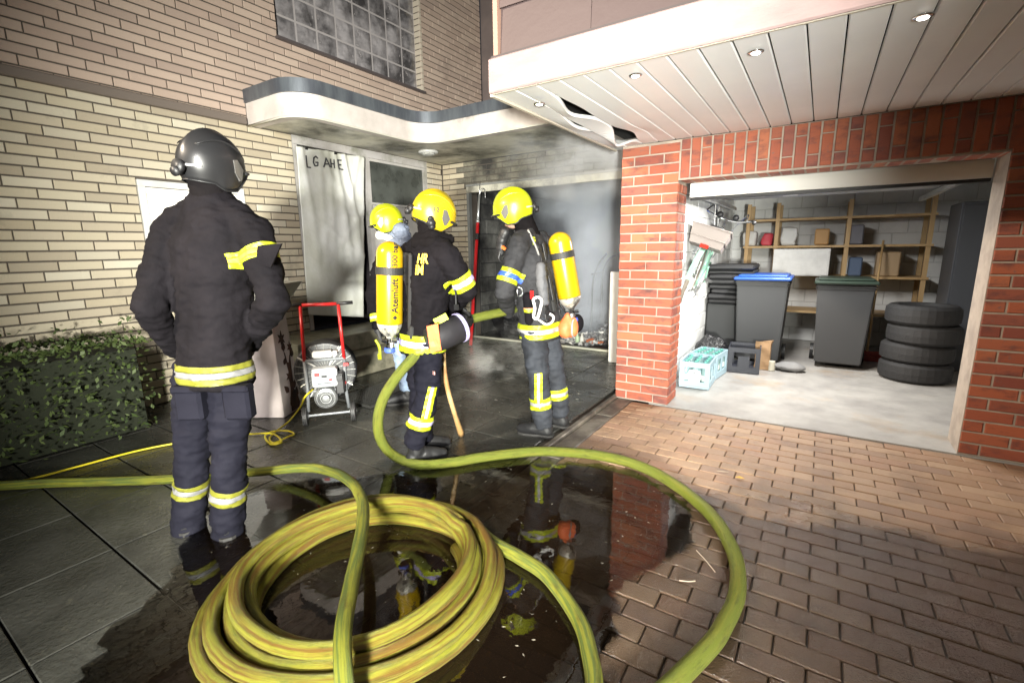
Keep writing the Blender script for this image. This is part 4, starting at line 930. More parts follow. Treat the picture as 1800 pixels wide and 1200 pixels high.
b = B(); tube(b, spline([J(660, 597, -.3), J(667, 610, -.3), J(668, 625, -.3)], 5), .012, 8); box(b, (-.018, -.006, -.05), (.018, .006, 0), Matrix.Translation(J(667, 622, -.3))); add('hanging_strap', b, lime, ro)
# ---------- firefighter at the left, elbow out
J = JD = plane_at((-2.46, 1.13))
D = person('firefighter in black seen from behind beside the planter, elbow out, yellow sleeve band', (-2.46, 1.13), aff(.35, .94), dict(
    head=J(372, 300, 0), neck=J(374, 352, 0), pelvis=J(378, 640, 0),
    shR=J(446, 408, -.03), shL=J(302, 408, .05), elR=J(482, 528, -.12), wrR=J(440, 600, .16), elL=J(262, 540, -.1), wrL=J(310, 610, .16),
    hipR=J(404, 655, 0), hipL=J(345, 655, .02), knR=J(404, 800, -.02), knL=J(338, 800, .03), anR=J(402, 940, -.02), anL=J(330, 938, .03), toeR=J(412, 950, .2), toeL=J(330, 945, .2)), (jk, tr_b, hood_m), mat('black helmet shell', (.015, .015, .016), .35, coat=.2), 11.2, facing_head=aff(.3, .95))
ro = D['root']; a, e = J(446, 408, -.03), J(482, 528, -.12); ax = (e-a).normalized()
stripes(D['jacket'], a, ax, .085, .15, (lime, mat('dull yellow tape', (.42, .30, .03), .6), lime), ro, .14)
b = B(); quad(b, J(455, 432, -.16), J(497, 428, -.13), J(478, 470, -.19), J(452, 462, -.20)); r_ = bmesh.ops.extrude_face_region(b, geom=b.faces[:]); [setattr(v, 'co', v.co-HF*.012) for v in r_['geom'] if isinstance(v, bmesh.types.BMVert)]
add('sleeve_flap', b, jk, ro)
for s in 'RL':
    wr = J(440, 600, .16) if s == 'R' else J(310, 610, .16)
    glove(wr, V((0, 0, -1))+aff(-.4 if s == 'R' else .4, .3), aff(-1 if s == 'R' else 1, 0), glove_m, ro, 1.0, .6)
dull = mat('dull yellow tape', (.42, .30, .03), .6); dulls = mat('dull silver tape', (.16, .16, .16), .5); dully = mat('dark yellow tape', (.14, .14, .012), .6)  # darker, duller tape colours than on the other jackets
stripes(D['jacket'], J(378, 640, 0), V((0, 0, 1)), -.07, .02, (dully, dulls, dully), ro, .26)
for kx in ((404, 402), (338, 330)):
    kn, an = J(kx[0], 800, 0), J(kx[1], 940, 0); stripes(D['trousers'], kn, an-kn, .16, .24, (dully, dulls, dully), ro, .14)
for s_ in (1, -1):
    b = B(); c_ = J(378, 705, -.10)+HR*.115*s_; mx = Matrix((HR, HF, V((0, 0, 1)))).transposed().to_4x4(); mx.translation = c_; box(b, (-.065, -.035, -.09), (.065, .04, .07), mx, bev=.014); box(b, (-.07, -.042, .05), (.07, .03, .085), mx, bev=.01); add('pocket', b, tr_b, ro)
# ---------- breathing apparatus on two backs
cyl_y = mat('yellow cylinder enamel', (.46, .28, .004), .3, coat=.3, dirt=(.20, .11, .008), dscale=16, dlo=.58, dhi=.74, col2=(.44, .32, .006), scale=3)
cyl_s = mat('worn silver shoulder', (.62, .60, .52), .35, metal=.5, dirt=(.05, .05, .05), dscale=9, dlo=.5, dhi=.6)
bluek = mat('blue ring', (.05, .10, .45), .4)
def apparatus(label, top, bot, r, front, back_to, text=None, side=1):
    t = thing('breathing_apparatus', bot, label, 'air tank', 'breathing sets on two backs'); d = (V(top)-V(bot)); L = d.length; d.normalize()
    b = B(); pr = [(r*.97, .0), (r, .01), (r, L-r*.95)] + [(r*math.cos(a), L-r*.95+r*.95*math.sin(a)) for a in [math.pi/2*i/7 for i in range(1, 8)]]
    lathe(b, bot, d, pr, 32); cy = add('cylinder', b, cyl_y, t, smooth=True)
    b = B(); lathe(b, V(bot)-d*.001, -d, [(r*.965, 0), (r*.93, .02), (r*.75, .05), (r*.45, .075), (.026, .085), (.022, .10)], 28); add('shoulder', b, cyl_s, t, smooth=True)
    v = V(bot)-d*.10; b = B(); cyl(b, v, v-d*.05, .02, 14); cyl(b, v-d*.02-V(front).cross(d)*.05, v-d*.02+V(front).cross(d)*.05, .013, 10); cyl(b, v-d*.05, v-d*.062, .026, 14); add('valve', b, chrome, t, smooth=False)
    b = B(); lathe(b, v-d*.063, -d, [(.02, 0), (.036, .003), (.036, .028), (.03, .034)], 18); add('valve_ring', b, bluek, t)
    b = B(); lathe(b, V(bot)+d*L*.60, d, [(r+.0015, 0), (r+.005, .002), (r+.005, .048), (r+.0015, .05)], 32)
    bx = V(front).normalized(); add('cylinder_strap', b, mat('black webbing', (.018, .018, .017), .6, bump=.4, bscale=200), t, smooth=False)
    bk = V(back_to).normalized(); sd = d.cross(bk).normalized(); mid = V(bot)+bk*(r+.028)
    mx = Matrix((sd, bk, d)).transposed().to_4x4(); mx.translation = mid
    b = B(); box(b, (-.10, -.014, -.08), (.10, .014, L*.86), mx, bev=.012); add('back_plate', b, blackpl, t)
    b = B(); box(b, (-.13, -.012, -.10), (.13, .02, -.01), mx, bev=.01); add('hip_pad', b, mat('black padding', (.015, .015, .015), .8), t)
    b = B(); v2 = v-d*.02; tube(b, spline([v2+sd*.04*side, v2+sd*.10*side+bk*.05-d*.02, v2+sd*.13*side+bk*.10+d*.06, V(bot)+sd*.12*side+bk*.10+d*.2, V(bot)+sd*.11*side+bk*.06+d*L*.8], 6), .010, 8); add('air_line', b, black, t, smooth=True)
    b = B(); cyl(b, v2-sd*.05*side, v2-sd*.05*side-d*.03, .02, 12); box(b, (-.02, -.02, -.03), (.02, .02, .03), Matrix.Translation(v2+sd*.055*side+bk*.03)); add('reducer', b, steel, t)
    return t, d, L, cy
fr = (-HF)
bt_, d_, L_, cy_ = apparatus('yellow air cylinder with dark lettering on the back of the middle firefighter', JB(685, 424, -.10), JB(685, 568, -.10), .085, fr, aff(.85, .45), side=1)
lt_m = mat('black print', (.02, .02, .02), .5)
bo = JB(685, 568, -.10); x0 = (-HF*.80+HR*.6).normalized(); y0_ = d_.cross(x0)
def on_cyl(h0):
    return lambda c: bo+d_*(h0+c.x)+(x0*math.cos(-c.y/.085)+y0_*math.sin(-c.y/.085))*(.0862+c.z)
def on_cyl2(h0):
    sgn = -1 if y0_.dot(HR) > 0 else 1
    return lambda c: bo+d_*(h0+c.x)+(x0*math.cos(c.y/.085)+y0_*sgn*math.sin(c.y/.085))*(.0862+c.z)
put_text('lettering', 'Atemluft', .062, lt_m, bt_, on_cyl2(.185), .0012)
put_text('lettering', '300 bar', .05, lt_m, bt_, on_cyl2(.445), .0006)
b = B(); q = on_cyl2(.045); p4 = [q(V((x, y, 0))) for x, y in ((-.016, 0), (0, -.016), (.016, 0), (0, .016))]; quad(b, *p4); add('diamond_mark', b, lt_m, bt_)
apparatus('plain yellow air cylinder, tilted, on the back of the firefighter by the pillar', JC(981, 408, -.02), JC(1001, 522, -.02), .088, fr, aff(-.9, .2), side=-1)
# orange hood bag under that cylinder
ob = thing('rescue_hood', JC(1000, 575, -.05), 'orange rescue hood bag hanging below the tilted yellow cylinder', 'bag')
b = B(); ball(b, JC(993, 578, -.06), (.055, .05, .075)); ball(b, JC(1004, 574, -.04), (.06, .055, .085)); chain(b, [(JC(998, 556, -.05), .03), (JC(992, 575, -.05), .05)]); me = remesh(b, .01, 3); noise_disp(me, .008, 14, 2.0)
add('bag_body', me, mat('orange cloth', (.80, .16, .05), .6), ob, smooth=True)
b = B(); ball(b, JC(1014, 568, .02), (.055, .05, .075)); add('black_side', b, jk, ob, smooth=True)
b = B(); ring(b, JC(1008, 576, -.06), aff(.9, -.3), .066, .007, 24, 6); add('silver_edge', b, silver, ob, smooth=True)
# wooden tool
tl = thing('axe', G(811, 766), 'wooden axe handle standing upright on the slabs beside the middle firefighter', 'axe')
b = B(); tube(b, spline([G(811, 766)+V((0, 0, .012)), JB(797, 720, .20), JB(786, 680, .17), JB(780, 640, .13), JB(779, 600, .10)], 8), [.026-.008*min(1, i/6) for i in range(33)], 12); add('handle', b, mat('worn wood', (.40, .25, .10), .5, col2=(.22, .10, .04), scale=7, stretch=(1, 1, .25), dirt=(.5, .36, .18), dscale=3), tl, smooth=True)
q = JB(779, 598, .10); b = B(); box(b, (-.09, -.015, -.03), (.07, .015, .03), Matrix.Translation(q) @ Matrix.Rotation(.6, 4, 'Z'), bev=.006); add('head', b, mat('dark tool steel', (.08, .08, .08), .4, metal=.8), tl)
# =================================================================== TARPAULIN OVER THE DOORWAY
sheet_m = mat('silvery plastic sheet', (.80, .81, .78), .34, col2=(.64, .65, .57), scale=1.8, spec=.5, bump=.35, bscale=9, bdist=.02)
sh = thing('tarpaulin', (XW+.05, 4.13, 2.7), 'grey white plastic sheet hung over the doorway with hand-lettered marks', 'tarpaulin')
XS = XW+.045
cTL, cTR, cBL, cBR = PX(519, 256, XS), PX(639, 276, XS), PX(541, 553, XS), PX(636, 557, XS)
def sheet_pt(u, v):
    p = lerp(lerp(cTL, cTR, u), lerp(cBL, cBR, u), v)
    y, z = p.y, p.z; d = 0
    for u0, u1, a in ((.06, .22, .020), (.30, .34, .012), (.52, .78, .030), (.66, .98, .034), (.42, .50, .014), (.9, .55, .012)):
        c = u0+(u1-u0)*min(1, v*1.5); k = (u-c)/(.030+.05*v); d += a*math.exp(-k*k)*max(0, 1-v*.75)
    for y0, z0, sl, a in ((4.25, 2.1, 1.6, .022), (4.4, 1.9, -1.1, .018), (4.05, 2.3, 2.4, .016), (4.3, 1.5, .7, .014), (3.9, 1.7, -2.0, .012)):
        k = ((y-y0)+(z-z0)/sl)/.06; d += a*.7*math.exp(-k*k)*math.exp(-((z-z0)/.45)**2)
    d += .012*noise.noise(V((y*3.5, z*1.3, 4)))+.006*noise.noise(V((y*9, z*4, 1)))+.03*v*noise.noise(V((y*1.6, z*.8, 8)))
    d += .05*max(0, v-.75)*math.sin(u*9)
    s = .012*math.sin(u*math.pi*2.0+.6)*(1-v)           # sags between its clips
    return V((p.x+.02+d, p.y, p.z-abs(s)))
b = B(); nu, nv = 56, 90; gr = [[b.verts.new(sheet_pt(i/nu, j/nv)) for i in range(nu+1)] for j in range(nv+1)]
for j in range(nv):
    for i in range(nu): b.faces.new((gr[j][i], gr[j+1][i], gr[j+1][i+1], gr[j][i+1]))
bk_ = bmesh.ops.extrude_face_region(b, geom=b.faces[:]); [setattr(v, 'co', v.co-V((.003, 0, 0))) for v in bk_['geom'] if isinstance(v, bmesh.types.BMVert)]
add('sheet', b, sheet_m, sh, smooth=True)
def sheet_px(px, py):                              # nearest u, v of a photo point on the sheet
    p = PX(px, py, XS+.02); v = 0; u = 0
    for _ in range(6):
        a, c = lerp(cTL, cBL, v), lerp(cTR, cBR, v); u = (p.y-a.y)/(c.y-a.y); a, c = lerp(cTL, cTR, u), lerp(cBL, cBR, u); v = (p.z-a.z)/(c.z-a.z)
    return u, v
ink = mat('marker ink', (.06, .06, .065), .6)
S = lambda x, y: (500+x/6.665, 220+y/6.665)
strokes = {'L': [[(250, 345), (258, 482), (305, 486)]], 'G': [[(387, 385), (365, 356), (342, 375), (338, 430), (355, 470), (385, 468), (387, 430), (363, 428)]],
           'A': [[(452, 490), (480, 385), (520, 496)], [(464, 455), (508, 460)]], 'H': [[(536, 392), (542, 496)], [(573, 396), (582, 500)], [(538, 446), (578, 452)]], 'E': [[(667, 402), (612, 398), (625, 502), (686, 511)], [(618, 450), (664, 456)]]}
b = None
for ch, ss in strokes.items():
    b = B()
    for s in ss:
        P = []
        for (x0, y0), (x1, y1) in zip(s, s[1:]):
            for k in range(7): P.append(S(x0+(x1-x0)*k/6, y0+(y1-y0)*k/6))
        tube(b, [sheet_pt(*sheet_px(*p))+V((.005, 0, 0)) for p in P], .0085, 6)
    add('letter', b, ink, sh)
for px, py in ((538, 258), (587, 268)):
    u, v = sheet_px(px, py); p = sheet_pt(u, max(.0, v)); b = B(); box(b, (p.x+.002, p.y-.018, p.z-.02), (p.x+.014, p.y+.018, p.z+.016), bev=.003); add('clip', b, black, sh)

# =================================================================== FAN ON WHEELS
fn = thing('blower_fan', (-3.47, 2.42, 0), 'wheeled fire fan with red handle frame and wire guard by the planter', 'fan')
WL, WR_ = V((-3.60, 2.25, 0)), V((-3.345, 2.555, 0)); wd_ = (WR_-WL).normalized(); fd = V((-wd_.y, wd_.x, 0)); fm = (WL+WR_)/2; upv = V((0, 0, 1))
F = lambda a, d, z: fm+wd_*a+fd*d+upv*z             # along the axle, towards the door, up
grey_m = mat('grey tube paint', (.17, .18, .19), .4)
for s in (-1, 1):
    b = B(); tube(b, [F(s*.158, 0, .56), F(s*.148, .01, 1.035)], .014, 10); add('handle_post', b, redpaint, fn, smooth=True)
    b = B(); tube(b, [F(s*.158, 0, .56), F(s*.152, -.02, .30), F(s*.165, 0, .12)], .0145, 10); add('leg', b, grey_m, fn, smooth=True)
    b = B(); tube(b, [F(s*.135, .01, 1.035), F(s*.265, .012, 1.04)], .015, 12); add('grip', b, blackpl, fn, smooth=True)
    wh = B(); lathe(wh, F(s*.195-.022, 0, .082), wd_, [(.055, 0), (.078, .002), (.082, .010), (.082, .034), (.078, .042), (.055, .044)], 28); wo = add('wheel', wh, black, fn)
    b = B(); lathe(b, F(s*.195-.025, 0, .082), wd_, [(.012, -.004), (.020, 0), (.054, .006), (.054, .044), (.020, .050), (.012, .054)], 20); add('rim', b, mat('grey rim', (.30, .31, .32), .4), wo)
    for g_ in (.008, .022, .036):
        b = B(); ring(b, F(s*.195-.022+g_, 0, .082), wd_, .0815, .003, 28, 5); add('tread', b, mat('tread grey', (.06, .06, .06), .6), wo)
b = B(); tube(b, [F(-.155, .01, 1.035), F(.155, .01, 1.035)], .0145, 10); add('handle_bar', b, redpaint, fn, smooth=True)
b = B(); tube(b, [F(-.19, 0, .082), F(.19, 0, .082)], .011, 10); tube(b, [F(-.165, .0, .565), F(.165, .0, .565)], .013, 10); tube(b, [F(-.155, -.02, .30), F(.155, -.02, .30)], .012, 10); add('axle', b, grey_m, fn)
fc = F(0, .10, .46); rr = .245
b = B(); lathe(b, fc-fd*.09, fd, [(rr-.012, 0), (rr, .0), (rr+.012, .02), (rr, .04), (rr-.004, .15), (rr+.012, .17), (rr, .19), (rr-.012, .19), (rr-.014, .1)], 40); add('drum', b, mat('fan drum black', (.02, .02, .022), .38), fn, smooth=True)
b = B(); lathe(b, fc+fd*.09, fd, [(.0, 0), (rr-.015, .0), (rr-.015, .004), (0, .004)], 32); add('drum_back', b, mat('fan depth', (.10, .11, .07), .6, col2=(.03, .03, .03), scale=9), fn)
b = B()
for k in range(9): ring(b, fc-fd*.088, fd, .03+k*.026, .0022, 40, 5)
for k in range(24):
    a = 2*math.pi*k/24; e = wd_*math.cos(a)+upv*math.sin(a); tube(b, [fc-fd*.09+e*.03, fc-fd*.09+e*rr], .0022, 5)
add('wire_guard', b, mat('guard wire', (.40, .41, .38), .35, metal=.6), fn, kind='stuff')
for k in range(6):
    a = 2*math.pi*k/6+.3; e = wd_*math.cos(a)+upv*math.sin(a); t_ = wd_*-math.sin(a)+upv*math.cos(a); b = B()
    P = [fc+e*.05+t_*.02+fd*-.02, fc+e*.05-t_*.03+fd*.02, fc+e*.225-t_*.05+fd*.03, fc+e*.225+t_*.045-fd*.03]; quad(b, *P); x_ = bmesh.ops.extrude_face_region(b, geom=b.faces[:]); [setattr(v, 'co', v.co+fd*.006) for v in x_['geom'] if isinstance(v, bmesh.types.BMVert)]
    add('blade', b, mat('fan blade', (.24, .25, .24), .4), fn)
for k in range(4):
    a = math.pi/4+k*math.pi/2+.2; e = wd_*math.cos(a)+upv*math.sin(a); b = B(); tube(b, [fc-fd*.098+e*.05, fc-fd*.098+e*(rr+.008)], .006, 6); add('spoke', b, mat('pale spoke', (.6, .6, .58), .4), fn)
mx = Matrix((wd_, fd, upv)).transposed().to_4x4(); mx.translation = F(0, 0, 0)
eng = B(); box(eng, (-.10, -.13, .355), (.10, .0, .515), mx, bev=.014); eo = add('motor_box', eng, mat('motor box pale', (.50, .52, .53), .4, dirt=(.1, .1, .1), dscale=11, dlo=.6), fn)
b = B(); box(b, (-.088, -.134, .38), (.075, -.1302, .50), mx); add('sticker', b, mat('pale sticker', (.62, .68, .72), .4, col2=(.5, .58, .65), scale=14), eo)
for (a, c, z0, z1, m_) in ((-.078, -.035, .455, .485, redpaint), (-.025, .02, .44, .462, black), (-.06, .06, .388, .398, ink), (.03, .06, .41, .43, redpaint)):
    b = B(); box(b, (a, -.1375, z0), (c, -.1345, z1), mx); add('sticker_mark', b, m_, eo)
b = B(); box(b, (-.085, -.10, .60), (.075, -.02, .655), mx, bev=.012); box(b, (.075, -.08, .61), (.11, -.03, .65), mx, bev=.006); add('top_box', b, mat('white cover', (.62, .62, .60), .4), fn)
b = B(); lathe(b, F(-.01, -.06, .245), -fd, [(.02, -.12), (.085, -.12), (.095, -.10), (.095, .0), (.085, .02), (.06, .024), (.055, .016), (.03, .016), (.026, .024), (.01, .026)], 30); add('motor', b, mat('motor casing', (.33, .34, .34), .35, metal=.6), fn, smooth=False)
for k in range(4): b = B(); ring(b, F(-.01, -.085, .245), fd, .035+.015*k, .0035, 28, 6); add('cooling_rib', b, mat('dark rib', (.05, .05, .05), .4), fn)
b = B(); box(b, (.075, -.12, .28), (.15, -.03, .47), mx, bev=.012); box(b, (.09, -.13, .40), (.14, -.12, .45), mx, bev=.004); add('control_box', b, blackpl, fn)
for (a, z, m_) in ((.17, .52, redpaint), (.14, .36, redpaint)): b = B(); box(b, (a-.02, -.05, z-.012), (a+.02, -.03, z+.012), mx @ Matrix.Rotation(.4, 4, 'Y') if False else mx); add('red_mark', b, m_, fn)
# yellow cable
pts = [F(-.10, -.10, .34), F(-.16, -.16, .30), G(528, 715, .10), G(508, 740, .03), G(486, 757, .012), G(474, 770, .012), G(482, 778, .012), G(505, 768, .012), G(517, 762, .012), G(505, 757, .018), G(480, 758, .018), G(466, 766, .012), G(476, 780, .012), G(495, 776, .02), G(480, 762, .02), G(450, 762, .012), G(380, 768, .012), G(250, 790, .012), G(60, 840, .012), G(-200, 900, .012)]
b = B(); tube(b, spline(pts, 8), .0075, 8); add('power_cable', b, mat('yellow cable', (.62, .52, .02), .4), loc=pts[4], smooth=True, label='yellow power cable looping from the fan over the slabs', cat='cable')
# dark grating in front of the steps
gt = thing('foot_grating', (-3.70, 3.2, 0), 'dark metal grating laid on the slabs in front of the porch steps', 'grating')
b = B(); box(b, (-3.95, 2.85, .002), (-3.47, 3.60, .006)); add('shade_plate', b, void, gt)  # flat black plate, painted shade between the bars
gm = mat('grating steel', (.09, .09, .085), .35, metal=.6)
b = B()
for i in range(17): x = -3.95+.03*i; box(b, (x-.003, 2.85, .007), (x+.003, 3.60, .022))
for i in range(26): y = 2.85+.03*i; box(b, (-3.95, y-.003, .009), (-3.47, y+.003, .0215))
add('grid_bars', b, gm, gt, kind='stuff')
b = B(); box(b, (-3.97, 2.83, .003), (-3.952, 3.62, .025)); box(b, (-3.468, 2.83, .003), (-3.45, 3.62, .025)); box(b, (-3.952, 2.83, .003), (-3.468, 2.848, .025)); box(b, (-3.952, 3.602, .003), (-3.468, 3.62, .025)); add('rim', b, gm, gt)
# =================================================================== PLANTER
pc = V((-4.12, 2.36, 0)); pl = thing('planter', pc, 'tall white planter with rust-brown flower silhouettes beside the fan', 'planter')
e1 = (G(500, 735)-G(452, 735)); e1.z = 0; e1.normalize(); e2 = V((-e1.y, e1.x, 0)); P0 = G(500, 735)
wpl = mat('white planter paint', (.66, .58, .56), .5, col2=(.55, .48, .46), scale=2.5, dirt=(.24, .13, .07), dscale=5, dlo=.70, dhi=.78)
def pq(a, d, z): return P0-e1*a+e2*d+V((0, 0, z))
S0 = .34
b = B(); lo = [pq(0, 0, .004), pq(0, S0, .004), pq(S0, S0, .004), pq(S0, 0, .004)]; t1 = .045; hi = [pq(t1, t1, .93), pq(t1, S0-t1, .93), pq(S0-t1, S0-t1, .93), pq(S0-t1, t1, .93)]
lv = [b.verts.new(p) for p in lo]; hv = [b.verts.new(p) for p in hi]; b.faces.new(lv); b.faces.new(hv); [b.faces.new((lv[i], lv[(i+1) % 4], hv[(i+1) % 4], hv[i])) for i in range(4)]
bmesh.ops.bevel(b, geom=b.edges[:], offset=.004, segments=1, affect='EDGES'); add('plinth', b, wpl, pl)
b = B(); k0 = .07; lo = [pq(k0, k0, .93), pq(k0, S0-k0, .93), pq(S0-k0, S0-k0, .93), pq(S0-k0, k0, .93)]; k1 = -.085; hi = [pq(k1, k1, 1.20), pq(k1, S0-k1, 1.20), pq(S0-k1, S0-k1, 1.20), pq(S0-k1, k1, 1.20)]
k2 = -.055; hj = [pq(k2, k2, 1.20), pq(k2, S0-k2, 1.20), pq(S0-k2, S0-k2, 1.20), pq(S0-k2, k2, 1.20)]; kk = .0; dj = [pq(kk, kk, 1.14), pq(kk, S0-kk, 1.14), pq(S0-kk, S0-kk, 1.14), pq(S0-kk, kk, 1.14)]
q_ = [[b.verts.new(p) for p in L] for L in (lo, hi, hj, dj)]; b.faces.new(q_[0]); b.faces.new(q_[3])
for A_, B_ in zip(q_, q_[1:]): [b.faces.new((A_[i], A_[(i+1) % 4], B_[(i+1) % 4], B_[i])) for i in range(4)]
add('bowl', b, mat('pale bowl paint', (.62, .62, .56), .45, col2=(.5, .5, .45), scale=4), pl)
lf = mat('dark moss leaves', (.045, .07, .02), .7, col2=(.02, .035, .012), scale=30)
b = B()
for k in range(420):
    a, r = R.uniform(0, 6.28), math.sqrt(R.random())*.17; c = pq(S0/2+r*math.cos(a), S0/2+r*math.sin(a), 1.15+.08*(1-r/.2)+R.uniform(0, .035)); s = R.uniform(.008, .018)
    e = V((R.uniform(-1, 1), R.uniform(-1, 1), R.uniform(-.2, 1))).normalized(); g_ = e.orthogonal().normalized(); quad(b, c, c+e*s+g_*s*.5, c+e*s*2, c+e*s-g_*s*.5)
add('foliage', b, lf, pl, kind='stuff')
# rust silhouettes on the right-hand face, standing 4 mm proud
n_ = ((pq(0, S0, 0)-pq(0, 0, 0)).cross(pq(t1, t1, .93)-pq(0, 0, 0))).normalized()
if n_.dot(EYE-P0) < 0: n_ = -n_
def face_pt(s, z): return lerp(lerp(pq(0, 0, .004), pq(0, S0, .004), s), lerp(pq(t1, t1, .93), pq(t1, S0-t1, .93), s), z/.93)
rust = mat('rusty steel', (.085, .035, .02), .7, col2=(.04, .02, .015), scale=12)
def cut(name, poly):
    b = B(); a_ = [b.verts.new(face_pt(s, z)+n_*.002) for s, z in poly]; c_ = [b.verts.new(face_pt(s, z)+n_*.006) for s, z in poly]; n = len(poly)
    b.faces.new(a_); b.faces.new(c_[::-1]); [b.faces.new((a_[i], c_[i], c_[(i+1) % n], a_[(i+1) % n])) for i in range(n)]; bmesh.ops.triangulate(b, faces=[f for f in b.faces if len(f.verts) > 4]); add(name, b, rust, pl)
def leaf(s, z, ang, L, wd): 
    ca, sa = math.cos(ang), math.sin(ang); out = []
    for t, h in ((0, 0), (.3, .5), (.55, .42), (1, 0), (.55, -.42), (.3, -.5)): x, y = t*L, h*wd; out.append((s+(x*ca-y*sa)/.32, z+x*sa+y*ca))
    return out
for s, z, L in ((.42, .70, .075), (.55, .34, .06), (.85, .60, .055)):
    for k in range(6): cut('petal', leaf(s, z, k*math.pi/3+.4, L, L*.42))
for (s, z, a, L, wd) in ((.45, .58, 1.5, .10, .07), (.88, .50, 1.4, .09, .07), (.35, .46, .9, .08, .05), (.72, .40, 2.2, .09, .06), (.62, .22, .6, .10, .07), (.40, .20, 2.3, .10, .06), (.75, .12, 1.2, .10, .07), (.55, .05, 1.9, .11, .08), (.82, .25, .9, .07, .05)): cut('leaf', leaf(s, z, a, L, wd))
cut('stem', [(.50, .01), (.66, .01), (.62, .20), (.66, .40), (.80, .52), (.76, .53), (.58, .42), (.50, .56), (.45, .58), (.54, .38), (.52, .2)])
cut('stem_mass', [(.40, .012), (.80, .012), (.90, .06), (.78, .10), (.84, .16), (.70, .20), (.60, .14), (.52, .22), (.44, .14), (.50, .08)])
for (px, py, L_, a_, lab) in ((1270, 828, .07, .3, 'short pale twig on the dry pavers right of the big hose loop'), (1240, 985, .16, 2.3, 'long pale twig on the wet pavers inside the big hose loop'), (1208, 1020, .07, .5, 'short dark twig at the puddle edge inside the big hose loop')):
    q = G(px, py, .008); b = B(); d_ = V((math.cos(a_), math.sin(a_), 0)); tube(b, spline([q-d_*L_*.5, q+V((.006, -.006, .003)), q+d_*L_*.5], 5), .0025, 5); add('twig', b, mat('twig bark', (.30, .24, .18), .7), loc=q, label=lab, cat='twig', group='twigs on the pavers')
q = G(1300, 840, .009); b = B(); quad(b, q+V((-.03, 0, 0)), q+V((0, -.014, .006)), q+V((.03, .004, .002)), q+V((0, .016, .008))); add('leaf', b, mat('yellow leaf', (.50, .30, .05), .6), loc=q, label='small yellow leaf on the pavers right of the big hose loop', cat='leaf')
b = B()
for k in range(260):
    q = V((R.uniform(-2.5, -.6), R.uniform(.7, 2.7), .0075)); s = R.uniform(.002, .008); a = R.uniform(0, 6.28); d_ = V((math.cos(a), math.sin(a), 0)); n_ = V((-d_.y, d_.x, 0)); quad(b, q-d_*s, q+n_*s*.5, q+d_*s*1.4, q-n_*s*.4)
add('floating_litter', b, mat('pale flecks', (.3, .27, .2), .7, rand=[(.06, .05, .04), (.35, .32, .25), (.12, .10, .07), (.05, .05, .05)]), loc=(-1.5, 1.6, .007), kind='stuff')
# red hook pole leaning at the garage jamb
pol = thing('hook_pole', (-4.45, 5.66, 0), 'long red pole with silver hook end leaning at the garage jamb', 'pole')
pa, pb = V((-4.45, 5.66, .004)), PY(843, 335, 6.16); pj = lerp(pa, pb, .80)
b = B(); tube(b, [pa, pj], .026, 14); add('red_shaft', b, mat('glossy red pole', (.70, .02, .025), .3), pol, smooth=True)
b = B(); tube(b, [lerp(pa, pb, .78), lerp(pa, pb, .97)], .0185, 12); tube(b, [lerp(pa, pb, .79), lerp(pa, pb, .81)], .030, 12); add('silver_shaft', b, mat('brushed aluminium', (.55, .57, .58), .35, metal=.7), pol, smooth=True)
b = B(); tube(b, [lerp(pa, pb, .96), lerp(pa, pb, 1.06)], [.012, .003], 8); tube(b, spline([lerp(pa, pb, .97), lerp(pa, pb, 1.0)+V((.05, 0, .02)), lerp(pa, pb, 1.0)+V((.10, 0, .0)), lerp(pa, pb, .97)+V((.115, 0, -.05))], 5), .007, 8); add('hook', b, steel, pol, smooth=True)
b = B(); cyl(b, lerp(pa, pb, .68), lerp(pa, pb, .72), .034, 12); add('collar', b, blackpl, pol)
# =================================================================== BURNT GARAGE CONTENT
wbp = thing('white_board', (-2.08, 5.70, 0), 'narrow white board standing upright against the left side of the brick pillar', 'board')
b = B(); box(b, (-2.20, 5.66, .006), (-1.95, 5.72, 1.165), bev=.006); add('panel', b, mat('white board', (.72, .73, .72), .5, dirt=(.3, .3, .3), dscale=14, dlo=.68, dhi=.74), wbp)
b = B(); box(b, (-2.26, 5.80, .2), (-2.24, 6.0, 1.02)); add('thin_strip', b, mat('grey strip', (.3, .3, .3), .6), wbp)
for k, (x, y, s, lab) in enumerate(((-4.35, 6.75, .36, 'crumpled black rubbish bag inside the burnt garage, nearest its left jamb'), (-3.75, 7.0, .33, 'crumpled black rubbish bag inside the burnt garage, behind the right firefighter'))):
    b = B(); ball(b, (x, y, s*.62), (s*1.1, s, s*.7), None, 40, 24); 
    for v in b.verts: v.co += (v.co-V((x, y, .2))).normalized()*(.10*noise.noise(v.co*5)+.05*abs(noise.noise(v.co*12))); v.co.z = max(v.co.z, .01)
    add('rubbish_bag', b, mat('black film', (.012, .012, .014), .25, bump=1, bscale=16, bdist=.04), loc=(x, y, 0), smooth=False, label=lab, cat='bag', group='black bags in the burnt garage')
